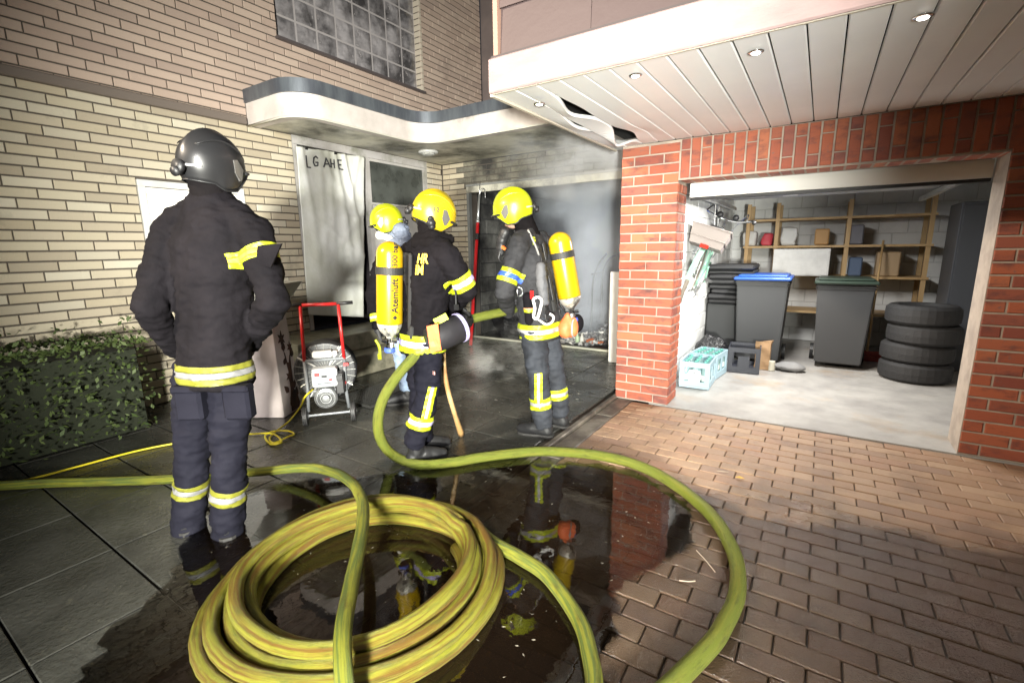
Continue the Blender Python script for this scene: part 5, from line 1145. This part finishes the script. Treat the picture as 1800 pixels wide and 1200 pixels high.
# exercise machine silhouette
ex = thing('exercise_machine', (-2.75, 7.6, 0), 'dark exercise machine with raised handlebars standing in the smoke', 'treadmill')
dk = mat('sooted metal', (.03, .03, .032), .5)
E_ = lambda px, py, y: PY(px, py, y)
b = B(); tube(b, spline([E_(1040, 560, 7.6), E_(1042, 500, 7.6), E_(1050, 468, 7.6), E_(1066, 446, 7.6)], 5), .016, 8); tube(b, spline([E_(1058, 500, 7.9), E_(1062, 470, 7.9), E_(1078, 450, 7.9), E_(1110, 446, 7.9)], 5), .016, 8); add('handlebar', b, dk, ex)
b = B(); tube(b, [E_(1038, 590, 7.6), E_(1040, 555, 7.6)], .02, 8); tube(b, [E_(1056, 590, 7.9), E_(1058, 500, 7.9)], .02, 8); box(b, (-3.1, 7.4, .02), (-1.9, 8.1, .16)); add('base', b, dk, ex)
b = B(); tube(b, [E_(1040, 482, 7.6), E_(1062, 478, 7.9)], .012, 8); add('cross_bar', b, dk, ex)
# burnt heap
hp_m = mat('ash and foil', (.20, .20, .20), .45, rand=[(.06, .06, .06), (.45, .45, .43), (.16, .16, .16), (.70, .70, .67), (.08, .07, .06), (.28, .30, .34)])
b = B()
for k in range(2200):
    t = R.random(); x = -3.35+1.55*t+R.uniform(-.1, .1); y = 6.42+R.uniform(0, .9); top = .05+(1.5 if y > 6.6 else .5)*max(0, t-.28)**1.1+.05*noise.noise(V((x*4, y*4, 0)))
    c = V((x, y, max(.03, top)*(1-R.random()**2*.6))); s = R.uniform(.012, .055); q = [c+V((R.uniform(-1, 1), R.uniform(-1, 1), R.uniform(-.8, .8)))*s for _ in range(4)]
    vs = [b.verts.new(p) for p in q]; [b.faces.new(f) for f in ((vs[0], vs[1], vs[2]), (vs[0], vs[2], vs[3]), (vs[0], vs[1], vs[3]), (vs[1], vs[2], vs[3]))]
add('debris', b, hp_m, loc=(-2.6, 7, 0), kind='stuff')
b = B()
for k in range(260):
    x, y = R.gauss(-1.95, .35), R.gauss(5.0, .75)
    if R.random() < .35: x, y = R.uniform(-4, -1.7), R.uniform(3, 6.1)
    if x > -1.66 or y > 6.15: continue
    c = V((x, y, .006)); s = R.uniform(.004, .02); vs = [b.verts.new(c+V((R.uniform(-1, 1), R.uniform(-1, 1), R.uniform(-.2, .7)))*s) for _ in range(4)]
    [b.faces.new(f) for f in ((vs[0], vs[1], vs[2]), (vs[0], vs[2], vs[3]), (vs[0], vs[1], vs[3]), (vs[1], vs[2], vs[3]))]
add('debris', b, mat('char crumbs', (.05, .05, .05), .6, rand=[(.015, .015, .015), (.06, .06, .055), (.02, .02, .02), (.30, .29, .25)]), loc=(-2, 5, 0), kind='stuff')
b = B(); q = PY(1045, 602, 6.6); ball(b, q+V((0, 0, .02)), (.15, .10, .035), None, 20, 12); [setattr(v, 'co', v.co+V((0, 0, .03*noise.noise(v.co*12)))) for v in b.verts]
add('orange_scrap', b, mat('orange scrap', (.65, .16, .04), .6), loc=q, smooth=True, label='crumpled orange scrap lying on the ash heap by the white board', cat='scrap')
for k, (px, py, h_, lab, cl) in enumerate(((1015, 588, .14, 'pale green bottle standing at the front of the ash heap, nearer the orange hood bag', (.35, .45, .28)), (1023, 586, .13, 'whitish bottle standing at the front of the ash heap, right of the pale green one', (.5, .5, .45)))):
    q = PY(px, py, 6.5); q.z = .04; b = B(); lathe(b, q, upv, [(.03, 0), (.034, .005), (.034, h_*.6), (.014, h_*.8), (.013, h_), (.016, h_+.002), (.016, h_+.02)], 16); add('bottle', b, mat('bottle %s' % 'ab'[k], cl, .4), loc=q, smooth=True, label=lab, cat='bottle', group='bottles on the ash heap')

# =================================================================== THINGS IN THE LIT BAY
def wheelie(x, y, wd, dp, h_, lidm, label, rot=0):
    t = thing('wheelie_bin', (x+wd/2, y+dp/2, 0), label, 'bin', 'wheelie bins in the lit bay'); m_ = mat('dark grey bin plastic', (.045, .047, .05), .5, bump=.15, bscale=200); c = V((x+wd/2, y+dp/2, 0))
    b = B(); lo = [(-.40, -.38), (.40, -.38), (.40, .38), (-.40, .38)]; lv = [b.verts.new(c+V((p*wd, q*dp, .06))) for p, q in lo]; mv = [b.verts.new(c+V((p*wd*1.19, q*dp*1.22, h_-.10))) for p, q in lo]; hv = [b.verts.new(c+V((p*wd*1.25, q*dp*1.30, h_-.10))) for p, q in lo]; tv = [b.verts.new(c+V((p*wd*1.25, q*dp*1.30, h_-.055))) for p, q in lo]
    b.faces.new(lv); b.faces.new(tv)
    for A_, B_ in ((lv, mv), (mv, hv), (hv, tv)): [b.faces.new((A_[i], A_[(i+1) % 4], B_[(i+1) % 4], B_[i])) for i in range(4)]
    bmesh.ops.bevel(b, geom=b.edges[:], offset=.012, segments=2, affect='EDGES'); add('body', b, m_, t)
    b = B(); box(b, (-wd*.53, -dp*.56, h_-.052), (wd*.53, dp*.52, h_-.012), Matrix.Translation(c), bev=.014); box(b, (-wd*.46, -dp*.48, h_-.014), (wd*.46, dp*.45, h_+.012), Matrix.Translation(c), bev=.012); add('lid', b, lidm, t)
    b = B(); tube(b, [c+V((-wd*.35, dp*.58, h_-.05)), c+V((wd*.35, dp*.58, h_-.05))], .016, 8); add('handle', b, m_, t)
    for s in (-1, 1): b = B(); cyl(b, c+V((s*wd*.46-.02, dp*.36, .10)), c+V((s*wd*.46+.02, dp*.36, .10)), .10, 20); add('wheel', b, black, t)
    return t
blue_lid = mat('blue lid', (.02, .08, .36), .4)
wheelie(-.86, 6.38, .58, .70, 1.10, blue_lid, 'dark wheelie bin with a blue lid beside the crates')
wheelie(-.02, 6.6, .58, .70, 1.06, mat('dark green lid', (.02, .035, .025), .45), 'dark wheelie bin with a dark green lid, right of the blue-lidded bin')
# stacked folded black pads on a dark box
bx_ = thing('storage_box', (-1.03, 7.3, 0), 'large black storage box against the white block wall behind the crates', 'box')
b = B(); box(b, (-1.24, 6.72, .005), (-.72, 7.7, .72), bev=.02); add('body', b, mat('black box plastic', (.028, .03, .032), .5), bx_)
for k in range(3): b = B(); box(b, (-.719, 6.8+.3*k, .1), (-.71, 7.02+.3*k, .6), bev=.003); add('rib', b, blackpl, bx_)
z = .725; pm_ = mat('black folded cloth', (.02, .02, .022), .6, bump=.6, bscale=30)
labs = ['thin black folded pad at the bottom of the stack on the black box', 'thin black folded pad second from the bottom of the stack on the black box', 'thin black folded pad third from the bottom of the stack on the black box', 'thin black folded pad at mid height of the stack on the black box', 'thin black folded pad just above the middle of the stack on the black box', 'thin black folded pad third from the top of the stack on the black box', 'thin black folded pad second from the top of the stack on the black box', 'thin black folded pad on top of the stack on the black box']
for k in range(8):
    b = B(); h_ = R.uniform(.055, .07); dx = R.uniform(-.03, .03); box(b, (-1.20+dx, 6.62+R.uniform(-.04, .04), z), (-.66+dx, 7.25, z+h_-.004), bev=.018)
    bmesh.ops.subdivide_edges(b, edges=[e for e in b.edges if e.calc_length() > .2], cuts=6, use_grid_fill=True)
    for v in b.verts: v.co.z += .008*noise.noise(v.co*7)*(1 if v.co.z > z+.01 else .2)
    add('folded_pad', b, pm_, loc=(-.95, 6.9, z), label=labs[k], cat='pad', group='black pads stacked on the box'); z += h_
# shelf at the back
sf = thing('shelf', (-.2, 8.2, 0), 'pale wooden shelf with white boards and bags against the back wall of the lit bay', 'shelf')
wood = mat('pale pine', (.52, .36, .18), .6, col2=(.42, .27, .12), scale=6, stretch=(1, 1, .2))
for x in (-.98, -.60, .25, 1.1):
    for y in (7.95, 8.4): b = B(); box(b, (x, y, .004), (x+.05, y+.045, 2.05)); add('post', b, wood, sf)
for z_ in (.5, 1.0, 1.42, 1.80): b = B(); box(b, (-1.0, 7.93, z_), (1.17, 8.46, z_+.03)); add('board', b, wood, sf)
cb = thing('white_cabinet', (-.35, 8.05, 1.03), 'white cabinet box on the shelf above the blue-lidded bin', 'box')
b = B(); box(b, (-.58, 7.80, 1.032), (.10, 8.3, 1.405), bev=.006); add('body', b, white_pl, cb)
b = B(); box(b, (-.56, 7.794, 1.05), (-.245, 7.801, 1.39)); add('door', b, white_pl, cb); b = B(); box(b, (-.235, 7.794, 1.05), (.08, 7.801, 1.39)); add('door', b, white_pl, cb)
stuffs = [(-.93, 1.455, .17, .20, (.55, .54, .52), 'pale grey bag on the upper shelf behind the bicycle handlebars', 'bag'), (-.70, 1.455, .13, .18, (.50, .05, .07), 'small red bag on the upper shelf behind the bicycle', 'bag'), (-.42, 1.455, .18, .24, (.60, .60, .58), 'white crumpled bag on the upper shelf above the white cabinet', 'bag'), (-.02, 1.455, .17, .22, (.45, .26, .10), 'brown carton on the upper shelf right of the white bag', 'box'), (-.88, 1.032, .14, .16, (.10, .05, .03), 'dark brown bundle on the middle shelf left of the white cabinet', 'bundle'), (.35, 1.455, .2, .26, (.15, .15, .17), 'dark grey box on the upper shelf right of the brown carton', 'box'), (.75, 1.032, .25, .32, (.40, .28, .16), 'large cardboard box on the middle shelf at the far right', 'box'), (.40, 1.032, .15, .25, (.08, .12, .2), 'navy box on the middle shelf left of the large cardboard box', 'box')]
for (x, z_, w_, h_, cl, lab, ct) in stuffs:
    b = B(); box(b, (x-w_/2, 7.98, z_), (x+w_/2, 8.25, z_+h_), bev=.015)
    if ct != 'box':
        bmesh.ops.subdivide_edges(b, edges=b.edges[:], cuts=4, use_grid_fill=True)
        for v in b.verts: v.co += V((noise.noise(v.co*9), noise.noise(v.co*9+V((5, 0, 0))), noise.noise(v.co*8+V((0, 5, 0)))))*(.03 if v.co.z > z_+.02 else .0)
    o = add(ct if ct != 'box' else 'carton', b, mat('shelf item %.2f %.2f' % (x, z_), cl, .6), loc=(x, 8.1, z_), smooth=(ct != 'box'), label=lab, cat=ct, group='things stored on the shelf')
# water crates
cr_m = mat('pale blue crate plastic', (.36, .50, .58), .4); bt_m = mat('blue green bottle', (.30, .46, .46), .15, alpha=.75); cap_m = mat('teal cap', (.10, .35, .30), .4)
def crate(ox, oy, m_, label, bottles, logo, ang=0, wd=.30, dp=.40, h_=.28):
    c = V((ox, oy, 0)); t = thing('bottle_crate', c, label, 'crate', 'bottle crates by the pillar'); mx = Matrix.Translation(c) @ Matrix.Rotation(ang, 4, 'Z')
    b = B(); w2, d2, th = wd/2, dp/2, .012
    box(b, (-w2, -d2, .003), (w2, d2, .025), mx, bev=.004)                       # base
    for z0, z1 in ((.025, .075), (h_-.055, h_)):
        box(b, (-w2, -d2, z0), (w2, -d2+th, z1), mx); box(b, (-w2, d2-th, z0), (w2, d2, z1), mx); box(b, (-w2, -d2+th, z0), (-w2+th, d2-th, z1), mx); box(b, (w2-th, -d2+th, z0), (w2, d2-th, z1), mx)
    for s in (-1, 1):
        box(b, (s*w2 if s < 0 else w2-.05, -d2+.001, .075), (-w2+.05 if s < 0 else w2, -d2+th, h_-.055), mx)
        box(b, (s*w2 if s < 0 else w2-.05, d2-th, .075), (-w2+.05 if s < 0 else w2, d2-.001, h_-.055), mx)
        for yy in (-d2+th+.0, -.02, d2-th-.04): box(b, ((-w2 if s < 0 else w2-th), yy, .075), ((-w2+th if s < 0 else w2), yy+.04, h_-.055), mx)
    box(b, (-.06, -d2+.001, .075), (.06, -d2+th, .20), mx)
    add('crate_body', b, m_, t)
    b = B()
    for i in range(1, 3): box(b, (-w2+th+.092*i-.002, -d2+th, .026), (-w2+th+.092*i+.002, d2-th, .10), mx)
    add('divider', b, m_, t)
    if bottles:
        for i in range(3):
            for k in range(4):
                q = mx @ V((-w2+.055+.095*i, -d2+.055+.097*k, .027)); b = B(); lathe(b, q, upv, [(.036, 0), (.040, .006), (.040, .14), (.034, .17), (.016, .215), (.0135, .235)], 14); bo_ = add('bottle', b, bt_m, t, smooth=True)
                b = B(); lathe(b, q+upv*.2355, upv, [(.015, 0), (.0165, .003), (.0165, .022), (.014, .025)], 12); add('cap', b, cap_m, bo_)
                if k == 0 or i == 2:
                    b = B(); lathe(b, q+upv*.06, upv, [(.0405, 0), (.041, .001), (.041, .055), (.0405, .056)], 14); add('paper_label', b, mat('paper label', (.55, .62, .58), .6), bo_)
    if logo:
        b = B(); cyl(b, mx @ V((0, -d2-.0005, .135)), mx @ V((0, -d2-.004, .135)), .072, 32); lo_ = add('badge', b, mat('white print', (.70, .74, .76), .5), t)
        b = B(); ring(b, mx @ V((0, -d2-.0045, .135)), V((0, 1, 0)), .064, .0022, 32, 6); add('badge_ring', b, mat('grey print', (.25, .28, .30), .5), lo_)
        put_text('lettering', 'Christinen', .030, mat('grey print', (.25, .28, .30), .5), lo_, lambda p: mx @ V((p.x, -d2-.0052-p.z, .137+p.y)), .0006, .0004)
        b = B(); box(b, (-.022, -d2-.0055, .108), (.022, -d2-.004, .114), mx); add('badge_mark', b, redpaint, lo_)
        b = B(); quad(b, *[mx @ V((x, -d2-.005, z)) for x, z in ((-.02, .162), (.02, .162), (.006, .186), (-.006, .186))]); add('badge_peak', b, mat('grey print', (.25, .28, .30), .5), lo_)
    return t
crate(-1.005, 5.215, cr_m, 'pale blue water crate full of bottles, nearest the brick pillar, with a round badge', True, True, .03)
crate(-.985, 5.68, cr_m, 'pale blue water crate standing behind the badged one', True, False, -.12)
crate(-.66, 6.10, mat('dark crate plastic', (.03, .033, .045), .45), 'dark crate beside the paper bag', False, False, .08, .34, .36, .30)
pb_ = thing('paper_bag', (-.47, 6.28, 0), 'brown paper bag standing beside the dark crate', 'bag')
b = B(); P = [(-.56, 6.20), (-.40, 6.20), (-.40, 6.30), (-.56, 6.30)]; lv = [b.verts.new((x, y, .003)) for x, y in P]; mv = [b.verts.new((x+R.uniform(-.01, .01), y+R.uniform(-.01, .01), .2)) for x, y in P]; tv = [b.verts.new((x+R.uniform(-.02, .02), y+R.uniform(-.015, .015), .34+R.uniform(-.02, .02))) for x, y in P]
b.faces.new(lv)
for A_, B_ in ((lv, mv), (mv, tv)): [b.faces.new((A_[i], A_[(i+1) % 4], B_[(i+1) % 4], B_[i])) for i in range(4)]
bmesh.ops.subdivide_edges(b, edges=b.edges[:], cuts=5, use_grid_fill=True)
for v in b.verts: v.co += V((noise.noise(v.co*13), noise.noise(v.co*13+V((4, 0, 0))), 0))*.012
ex_ = bmesh.ops.extrude_face_region(b, geom=b.faces[:]); [setattr(v, 'co', lerp(v.co, V((-.48, 6.25, v.co.z)), .03)) for v in ex_['geom'] if isinstance(v, bmesh.types.BMVert)]
add('paper', b, mat('kraft paper', (.34, .21, .11), .75, bump=.5, bscale=35), pb_)
tin = thing('tin_can', (-.385, 6.22, 0), 'small pale tin can on the floor right of the paper bag', 'can'); b = B(); lathe(b, (-.375, 6.22, .003), upv, [(.035, 0), (.036, .003), (.036, .11), (.034, .114)], 20); add('tin', b, mat('pale tin', (.55, .52, .42), .4), tin, smooth=False)
b = B(); ball(b, (-.20, 6.32, .05), (.17, .11, .055), None, 24, 14); [setattr(v, 'co', V((v.co.x, v.co.y, max(.004, v.co.z+.02*noise.noise(v.co*11))))) for v in b.verts]
add('grey_sack', b, mat('grey sackcloth', (.20, .20, .20), .8, bump=.5, bscale=50), loc=(-.2, 6.32, 0), smooth=True, label='grey sack lying on the floor in front of the blue-lidded bin', cat='sack')
b = B(); ball(b, (-1.02, 6.05, .19), (.20, .16, .19), None, 30, 18); [setattr(v, 'co', V((v.co.x, v.co.y, max(.006, v.co.z+.06*noise.noise(v.co*8))))) for v in b.verts]
add('black_sack', b, mat('black film', (.012, .012, .014), .25), loc=(-1.02, 6.05, 0), smooth=False, label='crumpled black plastic sack behind the two pale blue crates', cat='sack')
# bicycle hoisted up under the ceiling, tail towards us
bk = thing('bicycle', (-1.05, 5.3, .9), 'mint green bicycle hoisted up along the white wall, tail end down, with a grey basket', 'bicycle')
# own frame: fx forward, fz up, fy left
o0 = PY(1216, 490, 5.55)                           # rear hub
fz = (V((0, 0, 1))*.93+HR*.36).normalized(); fx = (HF*.84+V((0, 0, 1))*.16+HR*.52); fx = (fx-fz*fx.dot(fz)).normalized(); fy = fz.cross(fx)
K = lambda x, y, z: o0+fx*x+fy*y+fz*z
mint = mat('mint green paint', (.22, .42, .32), .3, coat=.4); rim_m = mat('bike rim', (.60, .60, .58), .3, metal=.5); tyre = mat('pale tyre', (.20, .17, .14), .6)
for xh in (0, 1.08):
    wh = B(); ring(wh, K(xh, 0, 0), fy, .325, .021, 40, 8); wo = add('wheel', wh, tyre, bk, smooth=True)
    b = B(); ring(b, K(xh, 0, 0), fy, .305, .009, 40, 6); cyl(b, K(xh, -.04, 0), K(xh, .04, 0), .018, 10); add('rim', b, rim_m, wo)
    b = B()
    for k in range(20): a = 2*math.pi*k/20; tube(b, [K(xh, .03*(-1)**k, 0), K(xh+.3*math.cos(a), 0, .3*math.sin(a))], .0016, 4)
    add('spokes', b, steel, wo, kind='stuff')
    b = B(); P = []; W2 = .028
    for k in range(19):
        a = math.radians(-8+10.5*k if xh == 0 else 30+8*k); P.append([b.verts.new(K(xh-.352*math.cos(a) if xh == 0 else xh+.352*math.cos(a), s*W2, .352*math.sin(a)+.004*(abs(s) < .5))) for s in (-1, 0, 1)])
    for p, q in zip(P, P[1:]): [b.faces.new((p[i], p[i+1], q[i+1], q[i])) for i in (0, 1)]
    ex_ = bmesh.ops.extrude_face_region(b, geom=b.faces[:]); [setattr(v, 'co', v.co+(v.co-K(xh, 0, 0)).normalized()*.003) for v in ex_['geom'] if isinstance(v, bmesh.types.BMVert)]
    add('mudguard', b, mint, bk)
b = B()
for p, q, r_ in (((.45, 0, -.06), (.30, 0, .50), .016), ((.45, 0, -.06), (.92, 0, .33), .030), ((.40, 0, .16), (.90, 0, .42), .024), ((.90, 0, .28), (.88, 0, .56), .018)): tube(b, [K(*p), K(*q)], r_, 10)
for s in (1, -1):
    tube(b, [K(0, .06*s, 0), K(.45, .035*s, -.06)], .010, 8); tube(b, [K(0, .06*s, 0), K(.32, .03*s, .42)], .009, 8); tube(b, spline([K(.90, .03*s, .28), K(.98, .05*s, .12), K(1.08, .05*s, 0)], 5), .012, 8)
add('frame', b, mint, bk, smooth=True)
b = B(); ball(b, K(.24, 0, .60), (.14, .10, .05), Matrix((fx, fy, fz)).transposed()); tube(b, [K(.30, 0, .48), K(.27, 0, .58)], .013, 8); add('saddle', b, black, bk, smooth=True)
b = B(); tube(b, [K(.88, 0, .56), K(.84, 0, .86)], .018, 8); tube(b, spline([K(.52, .33, .86), K(.66, .30, .90), K(.84, .12, .88), K(.84, -.12, .88), K(.66, -.30, .90), K(.52, -.33, .86)], 6), .016, 8); add('handlebar', b, chrome, bk, smooth=True)
for s in (1, -1): b = B(); tube(b, [K(.42, .335*s, .84), K(.58, .325*s, .88)], .024, 10); add('grip', b, mat('brown grip', (.10, .06, .04), .6) if s > 0 else black, bk, smooth=True)
b = B(); ball(b, K(.84, .09, .91), .042); ball(b, K(.82, -.10, .92), .038); add('bell', b, black, bk, smooth=True)
for s in (1, -1):
    b = B(); tube(b, spline([K(.7, .24*s, .90), K(.98, .20*s, 1.02), K(1.06, .08*s, .74), K(.95, .03*s, .4)], 6), .006, 6); add('brake_cable', b, black if s > 0 else steel, bk)
b = B(); ball(b, K(.98, 0, .72), (.06, .06, .06)); add('headlamp', b, chrome, bk, smooth=True)
b = B(); cyl(b, K(.45, -.06, -.06), K(.45, .06, -.06), .022, 12); tube(b, [K(.45, .07, -.06), K(.36, .08, -.20)], .009, 8); tube(b, [K(.45, -.07, -.06), K(.54, -.08, .08)], .009, 8); ring(b, K(.45, -.065, -.06), fy, .085, .006, 28, 6); add('crank', b, steel, bk)
for (x, y, z_) in ((.36, .13, -.20), (.54, -.13, .08)): b = B(); mx = Matrix((fx, fy, fz)).transposed().to_4x4(); mx.translation = K(x, y, z_); box(b, (-.045, -.04, .008), (.045, .04, .014), mx); box(b, (-.045, -.04, -.014), (.045, .04, -.008), mx); box(b, (-.045, -.04, -.008), (-.038, .04, .008), mx); box(b, (.038, -.04, -.008), (.045, .04, .008), mx); add('pedal', b, blackpl, bk)
b = B(); [tube(b, [K(-.12, s*.05, .38), K(.34, s*.05, .38)], .006, 6) for s in (1, -1)]; [tube(b, [K(x, -.05, .38), K(x, .05, .38)], .005, 6) for x in (-.12, .05, .2)]; [tube(b, [K(.0, s*.06, 0), K(-.08, s*.05, .38)], .005, 6) for s in (1, -1)]; add('carrier', b, steel, bk)
mx = Matrix((fx, fy, fz)).transposed().to_4x4(); mx.translation = K(-.05, 0, .36)
b = B(); cw = mat('grey woven basket', (.22, .19, .175), .55, bump=.5, bscale=110)
lo = [(-.12, -.17), (.14, -.17), (.14, .17), (-.12, .17)]; hi = [(-.16, -.205), (.18, -.205), (.18, .205), (-.16, .205)]
l0 = [b.verts.new(mx @ V((x, y, 0))) for x, y in lo]; l1 = [b.verts.new(mx @ V((x, y, .20))) for x, y in hi]; l2 = [b.verts.new(mx @ V((x*.93, y*.93, .20))) for x, y in hi]; l3 = [b.verts.new(mx @ V((x*.93, y*.93, .02))) for x, y in lo]
b.faces.new(l0); b.faces.new(l3); [[b.faces.new((A_[i], A_[(i+1) % 4], B_[(i+1) % 4], B_[i])) for i in range(4)] for A_, B_ in ((l0, l1), (l1, l2), (l2, l3))]
ba = add('basket', b, cw, bk)
for zf in (.08, .197):
    k = zf/.20; b = B(); Q = [mx @ V((lerp((*lo[i % 4], 0), (*hi[i % 4], 0), k).x*1.01, lerp((*lo[i % 4], 0), (*hi[i % 4], 0), k).y*1.01, zf)) for i in range(5)]; tube(b, Q, .007, 6); add('basket_rim', b, cw, ba)
b = B(); ball(b, mx @ V((.02, 0, .18)), (.12, .15, .07)); me = remesh(b, .012, 2); noise_disp(me, .02, 14); add('black_bundle', me, black, bk, smooth=True)
b = B(); box(b, (-.015, -.045, -.03), (.015, .045, .01), Matrix.Translation(mx @ V((-.13, 0, .0))) @ mx.to_3x3().to_4x4(), bev=.006); add('tail_light', b, mat('red lens', (.55, .02, .01), .2), bk)
b = B(); tube(b, [K(.30, 0, .55), K(.30, 0, .55)*1 + V((0, 0, max(.1, 2.25-K(.30, 0, .55).z)))], .003, 6); tube(b, [K(.9, 0, .6), V((K(.9, 0, .6).x, K(.9, 0, .6).y, 2.25))], .003, 6); add('hoist_rope', b, mat('white rope', (.6, .6, .58), .7), bk)

# =================================================================== BEYOND THE PHOTOGRAPH'S EDGES
# clipped box hedge along the cream wall, left
hg = thing('hedge', (-4.85, .7, 0), 'dark clipped evergreen hedge along the cream brick wall at the far left', 'hedge')
b = B()
for k in range(5200):
    x, y, z_ = R.uniform(-5.3, -4.55), R.uniform(-1.6, 1.55), R.random()**.7*.78
    ed = .05*noise.noise(V((x*4, y*4, z_*4))); 
    if not (-5.3+ed < x < -4.58+ed): continue
    if R.random() < .6: x = R.choice((-4.60+ed, x)); 
    if R.random() < .3: z_ = .76+ed
    c = V((x, y, z_+.02)); s = R.uniform(.012, .026); e = V((R.uniform(-1, 1), R.uniform(-1, 1), R.uniform(-.3, 1))).normalized(); g_ = e.orthogonal().normalized()
    quad(b, c, c+e*s+g_*s*.6, c+e*s*2.1, c+e*s-g_*s*.6)
for k in range(900):
    x, y, z_ = R.uniform(-5.25, -4.45), R.uniform(-1.6, 1.65), .76+R.random()**2*.16
    if R.random() < .5: x, z_ = -4.58+R.random()**2*.14, R.uniform(.05, .8)
    c = V((x, y, z_)); s = R.uniform(.010, .03); e = V((R.uniform(-1, 1), R.uniform(-1, 1), R.uniform(-.5, 1))).normalized(); g_ = e.orthogonal().normalized(); quad(b, c, c+e*s+g_*s*.5, c+e*s*2.2, c+e*s-g_*s*.5)
add('foliage', b, mat('hedge leaf', (.05, .075, .02), .55, rand=[(.03, .05, .014), (.07, .095, .025), (.045, .07, .02)]), hg, kind='stuff')
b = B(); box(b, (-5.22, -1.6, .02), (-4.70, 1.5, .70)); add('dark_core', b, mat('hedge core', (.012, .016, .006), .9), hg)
for k in range(6): b = B(); tube(b, [V((-4.95, -1.3+.5*k, 0)), V((-4.95+R.uniform(-.1, .1), -1.3+.5*k, .3))], .018, 8); add('stem', b, mat('bark', (.08, .055, .035), .8), hg)
for k, lab in enumerate(('black car tyre at the bottom of the stack before the locker', 'black car tyre second from the bottom of the stack before the locker', 'black car tyre third from the bottom of the stack before the locker', 'black car tyre on top of the stack before the locker')):
    q = V((.98+R.uniform(-.02, .02), 6.6+R.uniform(-.02, .02), .205*k+.004)); b = B(); lathe(b, q, V((0, 0, 1)), [(.19, .03), (.215, .0), (.28, .0), (.315, .03), (.32, .10), (.315, .17), (.28, .20), (.215, .20), (.19, .17)], 32)
    add('car_tyre', b, mat('tyre rubber', (.018, .018, .019), .7, bump=.8, bscale=60), loc=q, label=lab, cat='tyre', group='tyres stacked in the bay')
br = thing('broom', (.55, 7.6, 0), 'broom with wooden handle leaning on the shelf right of the green-lidded bin', 'broom'); b = B(); tube(b, [V((.60, 7.35, .12)), V((.66, 7.90, 1.5))], .013, 10); add('handle', b, wood, br, smooth=True)
b = B(); box(b, (.45, 7.31, .075), (.75, 7.38, .125), bev=.008); box(b, (.45, 7.305, .004), (.75, 7.385, .073), bev=.004); add('brush', b, mat('red bristles', (.25, .04, .03), .8, bump=.8, bscale=150), br)
# steel locker at the right
lk = thing('steel_locker', (.95, 8.05, 0), 'tall dark grey steel locker at the right rear of the lit bay', 'locker')
b = B(); box(b, (1.25, 7.2, .004), (2.1, 7.8, 1.9), bev=.006); add('body', b, mat('locker paint', (.06, .065, .075), .45), lk)
for k in range(2): b = B(); box(b, (1.27+.415*k, 7.188, .06), (1.67+.415*k, 7.199, 1.86), bev=.003); d_o = add('door', b, mat('locker paint', (.06, .065, .075), .45), lk); b = B(); box(b, (1.62+.08*k, 7.17, .95), (1.64+.08*k, 7.187, 1.08)); add('handle', b, steel, d_o)

# =================================================================== SMOKE
def smoke(name, a, c, dens, scale, col, lo, hi, grad=None, labelled=None):
    m = bpy.data.materials.new(name); m.use_nodes = True; t = m.node_tree; N = t.nodes; L = t.links; N.remove(N['Principled BSDF'])
    pv_ = N.new('ShaderNodeVolumePrincipled'); pv_.inputs['Color'].default_value = (*col, 1); pv_.inputs['Anisotropy'].default_value = -.25
    ge = N.new('ShaderNodeTexCoord'); n = N.new('ShaderNodeTexNoise'); n.inputs['Scale'].default_value = scale; n.inputs['Detail'].default_value = 3; n.inputs['Distortion'].default_value = .6
    L.new(ge.outputs['Object'], n.inputs['Vector']); mr = N.new('ShaderNodeMapRange'); mr.inputs[1].default_value = lo; mr.inputs[2].default_value = hi; mr.inputs[3].default_value = 0; mr.inputs[4].default_value = dens
    L.new(n.outputs[0], mr.inputs[0]); out_ = mr.outputs[0]
    if grad:                                        # thins out towards the faces of its box
        sx = N.new('ShaderNodeSeparateXYZ'); L.new(ge.outputs['Object'], sx.inputs[0])
        for ax_, (v0, v1) in grad.items():
            g2 = N.new('ShaderNodeMapRange'); g2.inputs[1].default_value = v0; g2.inputs[2].default_value = v1; L.new(sx.outputs[ax_[0].upper()], g2.inputs[0])
            mu = N.new('ShaderNodeMath'); mu.operation = 'MULTIPLY'; L.new(out_, mu.inputs[0]); L.new(g2.outputs[0], mu.inputs[1]); out_ = mu.outputs[0]
    L.new(out_, pv_.inputs['Density']); L.new(pv_.outputs[0], N['Material Output'].inputs['Volume'])
    b = B(); c0 = (V(a)+V(c))/2; box(b, a, c); return add(name, b, m, loc=c0, kind='stuff')
smoke('smoke', (-4.86, 6.31, .03), (-1.72, 9.6, 2.43), 3.8, 1.7, (.82, .89, 1.0), .34, .60, {'x': (-1.1, .8), 'y': (-1.75, -.2), 'z': (-1.5, -.1)})
smoke('smoke', (-3.7, 5.15, 2.0), (-1.72, 6.2, 2.82), 2.0, 2.6, (.88, .90, .94), .42, .66, {'z': (-.40, .0), 'x': (-.95, .1)})
smoke('smoke', (-3.9, 3.2, .03), (-2.3, 5.4, .55), 1.0, 2.6, (.9, .9, .86), .52, .72, {'z': (.25, -.15), 'x1': (-.8, -.3), 'x2': (.8, .3), 'y1': (-1.1, -.5), 'y2': (1.1, .5)})
